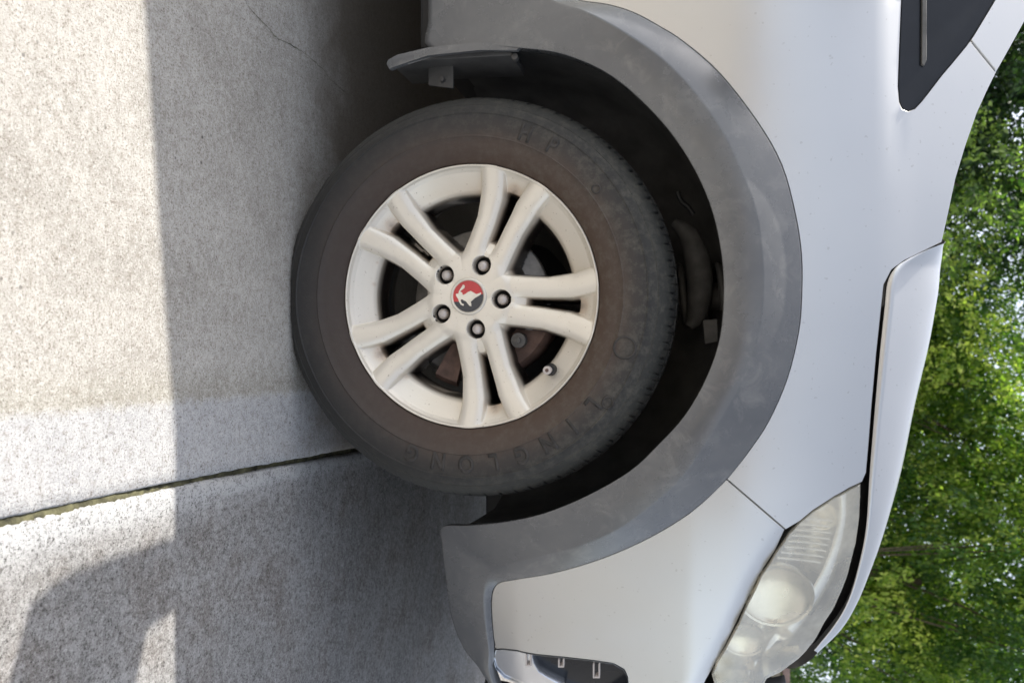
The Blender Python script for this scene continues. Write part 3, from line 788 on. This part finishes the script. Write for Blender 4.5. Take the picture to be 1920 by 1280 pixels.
# --- wheel
RT = 0.3745; RR = 0.2395; HZ = 0.3425
def smin(a, b, k):
    h = np.clip(0.5+0.5*(b-a)/k, 0, 1); return b*(1-h)+a*h-k*h*(1-h)
def rim_mesh():
    nr, nt = 150, 1000
    rr = np.concatenate([np.linspace(0.0345, RR-0.012, nr-14), np.linspace(RR-0.0115, RR, 14)])
    tt = np.linspace(0, 2*math.pi, nt, endpoint=False)
    Rg, Tg = np.meshgrid(rr, tt, indexing='ij')
    ph = (Tg-R(12.6)+R(36)) % R(72)-R(36)
    a = Rg*np.cos(ph); b = np.abs(Rg*np.sin(ph))
    bc = np.interp(a, [0.0, 0.06, 0.10, 0.14, 0.19, 0.215, 0.24], [0.020, 0.0235, 0.0262, 0.0280, 0.0352, 0.0432, 0.0530])
    hw = np.interp(a, [0.0, 0.06, 0.10, 0.14, 0.19, 0.215, 0.24], [0.022, 0.0205, 0.0180, 0.0178, 0.0208, 0.0222, 0.0235])
    top = np.interp(Rg, [0.03, 0.06, 0.085, 0.11, 0.13, 0.15, 0.17, 0.19, 0.205, 0.22, 0.232, 0.24], [0.0145, 0.0145, 0.0152, 0.0168, 0.0176, 0.0175, 0.0160, 0.0125, 0.0090, 0.0055, 0.0028, 0.002])
    q = np.abs(b-bc)/hw
    d = top+0.0065*np.minimum(q, 1.0)**2.6+np.maximum(0, q-1)*hw*(3.4+9*np.maximum(0, q-1))
    hub = 0.0145+np.maximum(0, Rg-0.066)**2*38+np.maximum(0, Rg-0.085)*2.0
    web = np.interp(Rg, [0.03, 0.085, 0.105, 0.12, 0.30], [0.0165, 0.0195, 0.030, 0.07, 0.30])    # web between the two arms of a pair near the hub
    web = web+np.maximum(0, b-0.03)*6
    band = np.interp(Rg, [0.0, 0.187, 0.1905, 0.198, 0.212, 0.228, 0.2345, RR], [0.5, 0.080, 0.043, 0.0355, 0.0270, 0.0165, 0.0085, 0.004])
    band = band+0.12*np.clip((0.0120-b)/0.005, 0, 1)*np.clip((0.2045-Rg)/0.006, 0, 1)
    D = smin(d, hub, 0.011); D = smin(D, web, 0.006); D = smin(D, band, 0.0065)
    lipz = np.interp(Rg, [RR-0.0062, RR-0.0045, RR-0.0025, RR-0.001, RR], [1.0, 0.0035, 0.0008, 0.0012, 0.0045])
    D = np.where(Rg > RR-0.0050, np.minimum(D, lipz), D)
    # lug holes
    for k in range(5):
        an = R(12.6+72*k); cx, cz = 0.0612*math.cos(an), 0.0612*math.sin(an)
        dd = np.hypot(Rg*np.cos(Tg)-cx, Rg*np.sin(Tg)-cz)
        D = D+0.075*np.clip((0.0176-dd)/0.0024, 0, 1)**1.3
    V = np.stack([Rg*np.cos(Tg), D, Rg*np.sin(Tg)], -1).reshape(-1, 3)
    n = nr; idx = np.arange(n*nt).reshape(n, nt)
    q4 = np.stack([idx[:-1, :], np.roll(idx, -1, 1)[:-1, :], np.roll(idx, -1, 1)[1:, :], idx[1:, :]], -1).reshape(-1, 4)
    Df = D.reshape(-1); keep = Df[q4].min(1) < 0.085; q4 = q4[keep]
    used = np.unique(q4); remap = -np.ones(len(V), int); remap[used] = np.arange(len(used))
    me = bpy.data.meshes.new('alloy_rim'); me.from_pydata(V[used].tolist(), [], remap[q4].tolist()); me.update()
    g = np.clip((0.024-b)/0.022, 0, 1)*np.clip((Rg-0.180)/0.022, 0, 1)*np.clip((0.232-Rg)/0.024, 0, 1)*np.clip((D-0.010)/0.014, 0, 1)*0.95
    g = np.maximum(g, np.clip((D-0.034)/0.03, 0, 1)*0.8*np.clip((Rg-0.17)/0.01, 0, 1))
    g = np.maximum(g, 0.30*np.clip((D-0.014)/0.02, 0, 1)*np.clip((Rg-0.17)/0.02, 0, 1)*(0.4+0.6*np.clip(np.cos(Tg-R(165)), 0, 1)))
    g = np.maximum(g, 0.75*np.clip((D-0.022)/0.025, 0, 1)*np.clip((0.19-Rg)/0.02, 0, 1))  # recess shading painted in along with the dirt, stronger with depth
    for an, r0, w in ((262, 0.197, 0.008), (-41, 0.198, 0.010), (250, 0.2, 0.005), (205, 0.196, 0.006)):
        dd = np.hypot(Rg*np.cos(Tg)-r0*math.cos(R(an)), Rg*np.sin(Tg)-r0*math.sin(R(an))); g = np.maximum(g, 0.55*np.clip(1-dd/w, 0, 1))
    at = me.attributes.new('grime_shade', 'FLOAT', 'POINT'); at.data.foreach_set('value', g.reshape(-1)[used].astype(np.float32))
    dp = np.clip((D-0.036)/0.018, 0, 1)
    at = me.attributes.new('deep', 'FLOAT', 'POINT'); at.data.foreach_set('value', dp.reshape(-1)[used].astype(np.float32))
    bm = bmesh.new(); bm.from_mesh(me); bmesh.ops.recalc_face_normals(bm, faces=bm.faces)
    if sum(f.normal.y for f in bm.faces) > 0: bmesh.ops.reverse_faces(bm, faces=bm.faces)
    bm.to_mesh(me); bm.free()
    me.polygons.foreach_set('use_smooth', [True]*len(me.polygons)); return me

TYRE_PROF = [(0.2385, 0.012), (0.2405, 0.0035), (0.2425, -0.0005), (0.2455, -0.0035), (0.250, -0.0075), (0.256, -0.0125), (0.266, -0.0175), (0.2775, -0.0212), (0.2782, -0.0224), (0.2795, -0.0224), (0.2802, -0.0216), (0.290, -0.0232), (0.3015, -0.0234),
             (0.3135, -0.0218), (0.3142, -0.0228), (0.3156, -0.0228), (0.3163, -0.0212), (0.3225, -0.0180), (0.3290, -0.0125), (0.3300, -0.0128), (0.3350, -0.0075), (0.3400, -0.0010), (0.3440, 0.0055), (0.3475, 0.0135), (0.3510, 0.0230), (0.3540, 0.0350), (0.3556, 0.0440),
             (0.3490, 0.0455), (0.3490, 0.0535), (0.3572, 0.0550), (RT, 0.075), (0.3510, 0.0765), (0.3510, 0.086), (RT, 0.0875), (RT, 0.112), (0.3510, 0.1135), (0.3510, 0.123), (RT, 0.1245), (0.3572, 0.150),
             (0.3490, 0.1515), (0.3490, 0.159), (0.3556, 0.160), (0.3475, 0.192), (0.335, 0.212), (0.31, 0.225), (0.27, 0.222), (0.245, 0.200), (0.2385, 0.188)]
TYRE_PROF = [(0.2385+((0.3585 if r == RT else r)-0.2385)*(RT-0.2385)/(0.3585-0.2385), y) for r, y in TYRE_PROF]
def tyre_mesh():
    n = 1320; prof = TYRE_PROF; V = []; F = []; rad = []; per = 16.5
    from mathutils import noise
    for i in range(n):
        a = 2*math.pi*i/n
        for k, (r, y) in enumerate(prof):
            blk = (i*80/n + (0.5 if y > 0.1 else 0)) % 1.0
            if 21 <= k <= 26 or 41 <= k <= 42:                   # shoulder blocks cut by lateral grooves
                if blk < 0.11+0.04*math.sin(i*0.37): r = r-(0.0060 if k > 24 else 0.0035 if k > 23 else 0.0018 if k > 22 else 0.0008)
            elif k in (29, 30, 33, 34, 37, 38):
                if (i*80/n*1+0.4*y*20) % 1.0 < 0.14: r -= 0.005
            if 24 <= k <= 26 and 0.58 < blk < 0.64: r -= 0.002    # sipe
            if 11 <= k <= 12 and False: pass
            x, z = r*math.cos(a), r*math.sin(a); yy = y
            # squashed where it carries the car
            if z < -0.30:
                f = min(1, (-0.30-z)/0.045)
                lim = -HZ+0.001+0.10*max(0, RT-0.012-r)
                if z < lim: z = lim
                yy = y-0.007*f*(1 if y < 0.1 else -1)*(1 if (y < 0.05 or y > 0.16) else 0)
            V.append((x, yy, z)); rad.append(r/RT)
    m = len(prof)
    for i in range(n):
        j = (i+1) % n
        for k in range(m-1): F.append((i*m+k, i*m+k+1, j*m+k+1, j*m+k))
    me = bpy.data.meshes.new('tyre'); me.from_pydata(V, [], F); me.update()
    at = me.attributes.new('rad', 'FLOAT', 'POINT'); at.data.foreach_set('value', np.array(rad, np.float32))
    bm = bmesh.new(); bm.from_mesh(me); bmesh.ops.recalc_face_normals(bm, faces=bm.faces); bm.to_mesh(me); bm.free()
    me.polygons.foreach_set('use_smooth', [True]*len(me.polygons))
    try: me.set_sharp_from_angle(angle=R(48))
    except Exception: pass
    return me
def side_y(r):
    rs = [p[0] for p in TYRE_PROF[2:26]]; ys = [p[1] for p in TYRE_PROF[2:26]]; return float(np.interp(r, rs, ys))
def ring_text(txt, a_start, r0, size, step_deg, h=0.0011, parent=None, flat=0.85):
    """raised lettering, tops outward, reading clockwise; one object per word"""
    for i, chh in enumerate(txt):
        if chh == ' ': continue
        cu = bpy.data.curves.new('t', 'FONT'); cu.body = chh; cu.size = 1.0; cu.extrude = 0.0; cu.align_x = 'CENTER'; cu.offset = 0.03
        to = bpy.data.objects.new('t', cu); COL.objects.link(to)
        me = to.to_mesh(); bm = bmesh.new(); bm.from_mesh(me); to.to_mesh_clear(); bpy.data.objects.remove(to)
        bmesh.ops.triangulate(bm, faces=bm.faces)
        bmesh.ops.subdivide_edges(bm, edges=[e for e in bm.edges if e.calc_length() > 0.2], cuts=2)
        geo = bmesh.ops.extrude_face_region(bm, geom=list(bm.faces)); top = [v for v in geo['geom'] if isinstance(v, bmesh.types.BMVert)]
        tops = set(top); ac = R(a_start-step_deg*i); 
        for v in bm.verts:
            u, w = v.co.x*size*flat, v.co.y*size; r = r0+w; a = ac-u/(r0+size*0.35)
            y = side_y(r)-(h if v in tops else -0.001); v.co = Vector((r*math.cos(a), y, r*math.sin(a)))
        bmesh.ops.recalc_face_normals(bm, faces=bm.faces)
        me = bpy.data.meshes.new('raised_letter'); bm.to_mesh(me); bm.free()
        link('raised_letter', me, MAT['letter'], parent)
def ring_mark(name, ang, rr, r_out, r_in, parent):
    V = []; F = []; n = 28
    for i in range(n):
        t = 2*math.pi*i/n
        for q, hh in ((r_out, -0.001), (r_out, 0.0014), (r_in, 0.0014), (r_in, -0.001)):
            x = rr*math.cos(R(ang))+q*math.cos(t); z = rr*math.sin(R(ang))+q*math.sin(t)
            V.append((x, side_y(math.hypot(x, z))-hh, z))
    for i in range(n):
        j = (i+1) % n
        for k in range(3): F.append((i*4+k, i*4+k+1, j*4+k+1, j*4+k))
    o = mk(name, V, F, MAT['letter'], parent)
    at = o.data.attributes.new('rad', 'FLOAT', 'POINT')
    at.data.foreach_set('value', np.array([math.hypot(v.co.x, v.co.z)/RT for v in o.data.vertices], np.float32)); return o

WX = -0.0825
wheel = revolve('wheel', [(0.2375, 0.03), (0.222, 0.045), (0.205, 0.07), (0.200, 0.13), (0.215, 0.19), (0.238, 0.20)], 96, MAT['liner'], car)
wheel.location = (WX, 0, HZ)
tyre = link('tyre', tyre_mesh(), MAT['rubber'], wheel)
rim = link('alloy_rim', rim_mesh(), MAT['alloy'], wheel)
rim['label'] = 'cream silver alloy rim with five twin spokes'
ring_text('LINGLONG', 50.5, 0.287, 0.042, 9.9, parent=wheel)
ring_text('HP', 158, 0.290, 0.040, 10, parent=wheel)
ring_mark('moulded_ring', 127, 0.297, 0.0085, 0.0060, wheel)
ring_mark('moulded_ring', 72, 0.300, 0.020, 0.0165, wheel)
ring_mark('moulded_ring', 54, 0.318, 0.011, 0.008, wheel)
for k in range(5):
    an = R(12.6+72*k); cx, cz = 0.0612*math.cos(an), 0.0612*math.sin(an)
    bm = cyl_bm((cx, 0.032, cz), 0.0108, 0.016, seg=6)
    bmesh.ops.bevel(bm, geom=list(bm.edges), offset=0.002, segments=2, affect='EDGES')
    bmesh.ops.create_uvsphere(bm, u_segments=20, v_segments=10, radius=0.0092, matrix=Matrix.Translation((cx, 0.0245, cz)) @ Matrix.Diagonal((1, 0.7, 1, 1)))
    o = bm_obj('wheel_nut', bm, MAT['nut'], wheel)
    revolve('nut_pocket', [(0.0178, 0.019), (0.0172, 0.036), (0.0, 0.038)], 24, MAT['black'], wheel).location = (cx, 0, cz)
# centre cap with its emblem (red above, dark below, a running horse across it)
cap = revolve('centre_cap', [(0.0345, 0.016), (0.0345, 0.0115), (0.0330, 0.0095), (0.0305, 0.0092), (0.0290, 0.0105), (0.0, 0.0100)], 48, MAT['emb'], wheel)
def ipt(zx, zy, y):       # emblem drawing units -> wheel plane
    k = 1/9.146/1010
    return ((zy-700)*k, y, (zx-540)*k)
def disc_part(name, pts, y, mat, h=0.0008):
    bm = bmesh.new(); vs = [bm.verts.new(ipt(*p, y)) for p in pts]; f = bm.faces.new(vs)
    g = bmesh.ops.extrude_face_region(bm, geom=[f])
    for v in g['geom']:
        if isinstance(v, bmesh.types.BMVert): v.co.y += h
    bmesh.ops.triangulate(bm, faces=bm.faces)
    return bm_obj(name, bm, mat, wheel, smooth=False)
Rr = 262
div = [(540+Rr*math.cos(R(200)), 700-Rr*math.sin(R(200))), (400, 790), (480, 690), (600, 700), (700, 690), (540+Rr*math.cos(R(8)), 700-Rr*math.sin(R(8)))]
upper = [(540+Rr*math.cos(R(a)), 700-Rr*math.sin(R(a))) for a in range(8, 201, 8)]
lower = [(540+Rr*math.cos(R(a)), 700-Rr*math.sin(R(a))) for a in range(200, 369, 8)]
disc_part('red_enamel', upper+div[1:-1], 0.0088, MAT['red'])
disc_part('dark_enamel', lower+div[1:-1][::-1], 0.0088, MAT['navy'])
horse = [(455, 500), (485, 520), (482, 560), (440, 590), (400, 615), (440, 640), (450, 680), (500, 660), (540, 630), (590, 612), (640, 640), (690, 668), (735, 655), (770, 640), (765, 675), (715, 705), (665, 730), (625, 765), (590, 795), (600, 830), (600, 870), (570, 862), (530, 815), (505, 785),
         (460, 765), (430, 745), (412, 770), (430, 815), (475, 838), (460, 862), (415, 840), (385, 790), (375, 750), (350, 715), (330, 680), (335, 655), (375, 655), (385, 610), (420, 560), (440, 530)]
disc_part('horse_emblem', horse, 0.0076, MAT['emb'], 0.0015)
# valve
va = math.atan2(152/0.98, 137); vr = 0.1985
vx, vz = 0.133, 0.150
bm = cyl_bm((vx, 0.012, vz), 0.0058, 0.040, seg=16); cyl_bm((vx, -0.008, vz), 0.0074, 0.010, seg=16, bm=bm)
bm_obj('valve_stem', bm, MAT['nut'], wheel, bev=0.0008)
bm_obj('valve_grommet', cyl_bm((vx, 0.020, vz), 0.0115, 0.020, seg=20, r2=0.0095), MAT['black'], wheel, bev=0.001)
bm_obj('valve_core', cyl_bm((vx, -0.0132, vz), 0.0032, 0.002, seg=12), MAT['caliper'], wheel)
# brake disc and caliper behind the spokes
disc = revolve('brake_disc', [(0.0, 0.090), (0.070, 0.090), (0.072, 0.096), (0.078, 0.100), (0.132, 0.100), (0.135, 0.103), (0.135, 0.118), (0.07, 0.118)], 96, MAT['rotor'], car); disc.location = (WX, 0, HZ)
def cal(name, a0, a1, r0, r1, y0, y1, mat):
    bm = bmesh.new(); n = 14; V1 = []
    for i in range(n+1):
        a = R(a0+(a1-a0)*i/n); c, s = math.cos(a), math.sin(a)
        V1.append([bm.verts.new((WX+r*c, y, HZ+r*s)) for r, y in ((r0, y0+0.006), (r0+0.01, y0), (r1-0.01, y0), (r1, y0+0.012), (r1, y1), (r0, y1))])
    for i in range(n):
        for k in range(6): bm.faces.new((V1[i][k], V1[i][(k+1) % 6], V1[i+1][(k+1) % 6], V1[i+1][k]))
    bm.faces.new(V1[0]); bm.faces.new(V1[-1][::-1])
    return bm_obj(name, bm, mat, car)
c1 = cal('brake_caliper', 15, 78, 0.088, 0.158, 0.072, 0.14, MAT['caliper'])
for a in (27, 47, 66):
    bm = cyl_bm((WX+0.118*math.cos(R(a)), 0.053, HZ+0.118*math.sin(R(a))), 0.014, 0.02, seg=20); cyl_bm((WX+0.118*math.cos(R(a)), 0.044, HZ+0.118*math.sin(R(a))), 0.006, 0.012, seg=6, bm=bm)
    bm_obj('caliper_bolt', bm, MAT['strut'], c1, bev=0.001)
cal('brake_shield', -52, 8, 0.08, 0.165, 0.088, 0.10, MAT['strut'])
cal('knuckle_arm', -30, -14, 0.07, 0.175, 0.070, 0.09, MAT['caliper'])
# suspension strut seen in the wheel house
def tube(name, pts, r, mat, parent, seg=16):
    P = np.array(pts, float); V = []; F = []
    for i, p in enumerate(P):
        t = P[min(i+1, len(P)-1)]-P[max(i-1, 0)]; t /= np.linalg.norm(t)
        a = np.cross(t, [0, 0, 1.0]); a = a/np.linalg.norm(a) if np.linalg.norm(a) > 1e-3 else np.array([1.0, 0, 0]); b = np.cross(t, a)
        rr = r[i] if isinstance(r, (list, tuple)) else r
        for k in range(seg):
            q = 2*math.pi*k/seg; V.append(p+(a*math.cos(q)+b*math.sin(q))*rr)
    for i in range(len(P)-1):
        for k in range(seg): F.append((i*seg+k, i*seg+(k+1) % seg, (i+1)*seg+(k+1) % seg, (i+1)*seg+k))
    o = mk(name, V, F, mat, parent); return o
st = [at_y(X, Y, 0.26) for X, Y in ((1200, 545), (1255, 535), (1300, 530))]
arcp = [at_y(X, Y, 0.20) for X, Y in catmull([(1262, 418), (1290, 440), (1308, 490), (1312, 540), (1306, 590), (1292, 612)], 5)]
tube('spring_seat', arcp, [0.008+0.017*math.sin(math.pi*(i+1)/(len(arcp)+1)) for i in range(len(arcp))], MAT['darksteel'], car)
tube('suspension_strut', [(WX, 0.24, 0.45), (WX-0.01, 0.28, 0.86)], 0.028, MAT['strut'], car)
pts = [(WX-0.01+0.062*math.cos(t), 0.272+0.0*t, 0.66+0.06*math.sin(t)*0+0.0060*t) for t in np.linspace(0, 2*math.pi*4.5, 160)]
pts = [(p[0], 0.272+0.062*math.sin(t), p[2]) for p, t in zip(pts, np.linspace(0, 2*math.pi*4.5, 160))]
tube('coil_spring', pts, 0.007, MAT['liner'], car, 8)
hose = [at_y(X, Y, 0.16) for X, Y in catmull([(1270, 360), (1278, 378), (1290, 388), (1300, 402)], 5)]
tube('brake_hose', hose, 0.005, MAT['black'], car, 10)
extr('wiring_cover', [(1318, 600), (1345, 598), (1346, 640), (1322, 645)], 0.12, 0.16, MAT['darksteel'], car, mirror=False)

# other three wheels and the far flank
def copy_tree(o, parent, first=True):
    c = o.copy(); COL.objects.link(c); c.parent = parent
    for ch_ in list(o.children):
        if ch_.name.startswith(('tyre', 'alloy_rim', 'centre_cap', 'wheel_nut', 'nut_pocket')): copy_tree(ch_, c, False)
    return c
for (x, far) in ((-2.782, False), (-2.782, True), (WX, True)):
    w = copy_tree(wheel, car); w.location = (x, 2*HALF if far else 0, HZ)
    if far: w.rotation_euler = (0, 0, math.pi)
done = {}
for o in list(CARMIRROR):
    me = o.data.copy()
    co = np.empty(len(me.vertices)*3); me.vertices.foreach_get('co', co); co = co.reshape(-1, 3); co[:, 1] = 2*HALF-co[:, 1]
    me.vertices.foreach_set('co', co.reshape(-1)); me.flip_normals(); me.update()
    c = bpy.data.objects.new(o.name.split('.')[0], me); COL.objects.link(c)
    for md in o.modifiers:
        m2 = c.modifiers.new(md.name, md.type); m2.thickness = md.thickness; m2.offset = md.offset
    done[o] = c; c.parent = done.get(o.parent, car if o.parent is car else o.parent)

# ------------------------------------------------------------------ background: wall and trees
wallo = empty('boundary_wall', (0, 6.4, 0))
tag(wallo, 'low rendered garden wall with brown coping behind the car', 'wall')
bm_obj('wall_face', box_bm((0, 0, 0.83), (24, 0.2, 1.72)), MAT['wall'], wallo, False, bev=0.004)
bm_obj('coping', box_bm((0, 0, 1.72), (24.1, 0.28, 0.07)), MAT['coping'], wallo, False, bev=0.01)

def leaf_cloud(name, centres, radii, n, size, mat, parent, droop=0.3, gaps=0.0, seed=0):
    rng = np.random.default_rng(seed); C_ = np.array(centres); Rd = np.array(radii)
    w = Rd**2.2; w /= w.sum()
    # twigs first, then leaves round each twig: gives clumps with gaps between
    nt_ = max(10, n//26); k = rng.choice(len(C_), nt_, p=w)
    u = rng.normal(size=(nt_, 3)); u /= np.linalg.norm(u, axis=1)[:, None]
    rr = Rd[k]*(0.35+0.65*rng.random(nt_)**0.55)
    tw = C_[k]+u*rr[:, None]*np.array([1, 1, 0.85])
    ti = rng.integers(0, nt_, n); along = rng.random(n)
    tdir = u[ti]*0.7+rng.normal(size=(nt_, 3))[ti]*0.35; tdir[:, 2] -= droop; tdir /= np.linalg.norm(tdir, axis=1)[:, None]
    pos = tw[ti]+tdir*along[:, None]*0.34+rng.normal(size=(n, 3))*0.035
    L = size*(0.6+0.8*rng.random(n)); W = L*(0.40+0.2*rng.random(n))
    d = tdir*0.6+rng.normal(size=(n, 3))*0.55; d[:, 2] -= droop*0.7; d /= np.linalg.norm(d, axis=1)[:, None]
    s = np.cross(d, rng.normal(size=(n, 3))); s /= np.linalg.norm(s, axis=1)[:, None]; nn = np.cross(d, s)
    a = pos; b = pos+d*(L*0.5)[:, None]+s*(W*0.5)[:, None]+nn*(W*0.18)[:, None]; c = pos+d*L[:, None]; e = pos+d*(L*0.5)[:, None]-s*(W*0.5)[:, None]+nn*(W*0.18)[:, None]
    V = np.stack([a, b, c, e], 1).reshape(-1, 3)
    me = bpy.data.meshes.new(name); me.vertices.add(4*n); me.vertices.foreach_set('co', V.reshape(-1))
    q = np.arange(4*n).reshape(n, 4); tri_ = np.concatenate([q[:, [0, 1, 2]], q[:, [0, 2, 3]]], 1).reshape(-1)
    me.loops.add(6*n); me.loops.foreach_set('vertex_index', tri_); me.polygons.add(2*n)
    me.polygons.foreach_set('loop_start', np.arange(0, 6*n, 3)); me.polygons.foreach_set('loop_total', np.full(2*n, 3)); me.update(calc_edges=True)
    tone = np.clip(0.30+0.24*rng.normal(size=len(C_))[k][ti]+0.22*rng.normal(size=nt_)[ti]+0.15*rng.normal(size=n), 0, 1)
    at = me.attributes.new('tone', 'FLOAT', 'POINT'); at.data.foreach_set('value', np.repeat(tone, 4).astype(np.float32))
    return link(name, me, mat, parent)
def tree(label, x, y, h, blobs, n, size, mat, droop, seed, group=None):
    t = empty('tree', (x, y, 0)); tag(t, label, 'tree', group)
    rng = random.Random(seed)
    top = h*0.62
    pts = [(0, 0, -0.05), (0.02, 0, 0.5), (rng.uniform(-.1, .1), 0.05, h*0.35), (rng.uniform(-.2, .2), 0, top)]
    P = catmull(pts, 6); rads = [0.11*(1-0.7*i/len(P))+0.02 for i in range(len(P))]
    tr = tube('trunk', P, rads, MAT['bark'], t, 12)
    for b_ in blobs:
        s0 = P[rng.randint(6, len(P)-2)]; e_ = np.array(b_[0]); mid = (s0+e_)/2+np.array([0, 0, 0.15])
        Q = catmull([s0, mid, e_], 6); tube('limb', Q, [0.013*(1-0.8*i/len(Q))+0.003 for i in range(len(Q))], MAT['bark'], t, 8)
    leaf_cloud('crown', [b_[0] for b_ in blobs], [b_[1] for b_ in blobs], n, size, mat, t, droop, seed=seed)
    return t
def blobs(seed, w, z0, z1, n, r0, r1, dy=0.9):
    rg = random.Random(seed); return [((rg.uniform(-w, w), rg.uniform(-dy, dy), rg.uniform(z0, z1)), rg.uniform(r0, r1)) for _ in range(n)]
tree('dark leafy tree behind the windscreen end of the car', -2.3, 7.6, 5.2, blobs(1, 1.5, 1.9, 5.2, 24, 0.40, 0.8), 80000, 0.058, MAT['leaf_dark'], 0.25, 11)
tree('bright green tree behind the middle of the bonnet', 0.2, 8.2, 5.0, blobs(2, 1.4, 1.8, 5.0, 24, 0.40, 0.8), 80000, 0.056, MAT['leaf_mid'], 0.5, 12)
tree('drooping green tree beyond the headlamp', 2.6, 7.8, 5.4, blobs(3, 1.5, 1.6, 5.0, 26, 0.40, 0.8), 90000, 0.055, MAT['leaf_mid'], 0.9, 13)
tree('tall dark tree standing far behind the bright green tree', -0.6, 11.5, 7.0, blobs(4, 2.6, 1.8, 4.6, 24, 0.5, 0.9), 36000, 0.09, MAT['leaf_dark'], 0.2, 14)
tree('dark tree far behind the drooping tree', 4.4, 11.8, 7.0, blobs(5, 2.6, 1.8, 4.4, 22, 0.5, 0.9), 32000, 0.09, MAT['leaf_dark'], 0.2, 15)

# ------------------------------------------------------------------ building added out of view behind the camera, for the paint to reflect
reflection_house = empty('reflection_house', (-1.0, -9.0, 0)); tag(reflection_house, 'plain beige building added out of view for the car paint to reflect', 'reflection_house')
def hbox(name, c, s_, mat, parent=reflection_house, bev=0.01): return bm_obj(name, box_bm(c, s_), mat, parent, False, bev=bev)
hbox('wall', (0, -2.5, 1.45), (13, 5, 2.9), MAT['reflection_house'])
rf = bmesh.new()
pts_ = [(-7.1, 0.6, 2.88), (7.1, 0.6, 2.88), (7.1, -5.6, 2.88), (-7.1, -5.6, 2.88), (-5.0, -2.5, 4.1), (5.0, -2.5, 4.1)]
vs_ = [rf.verts.new(p) for p in pts_]
for f_ in ((0, 1, 5, 4), (1, 2, 5), (2, 3, 4, 5), (3, 0, 4), (3, 2, 1, 0)): rf.faces.new([vs_[i] for i in f_])
bm_obj('roof', rf, MAT['coping'], reflection_house, False)
for x_ in (-4.4, -0.6, 3.6):
    w_ = hbox('window', (x_, 0.02, 1.55), (1.5, 0.06, 1.2), MAT['kerbwhite']); hbox('pane', (x_-0.36, 0.056, 1.55), (0.64, 0.01, 1.06), MAT['gloss_black'], w_, 0.001); hbox('pane', (x_+0.36, 0.056, 1.55), (0.64, 0.01, 1.06), MAT['gloss_black'], w_, 0.001)
hbox('door', (1.5, 0.02, 1.05), (0.9, 0.06, 2.08), MAT['coping'])
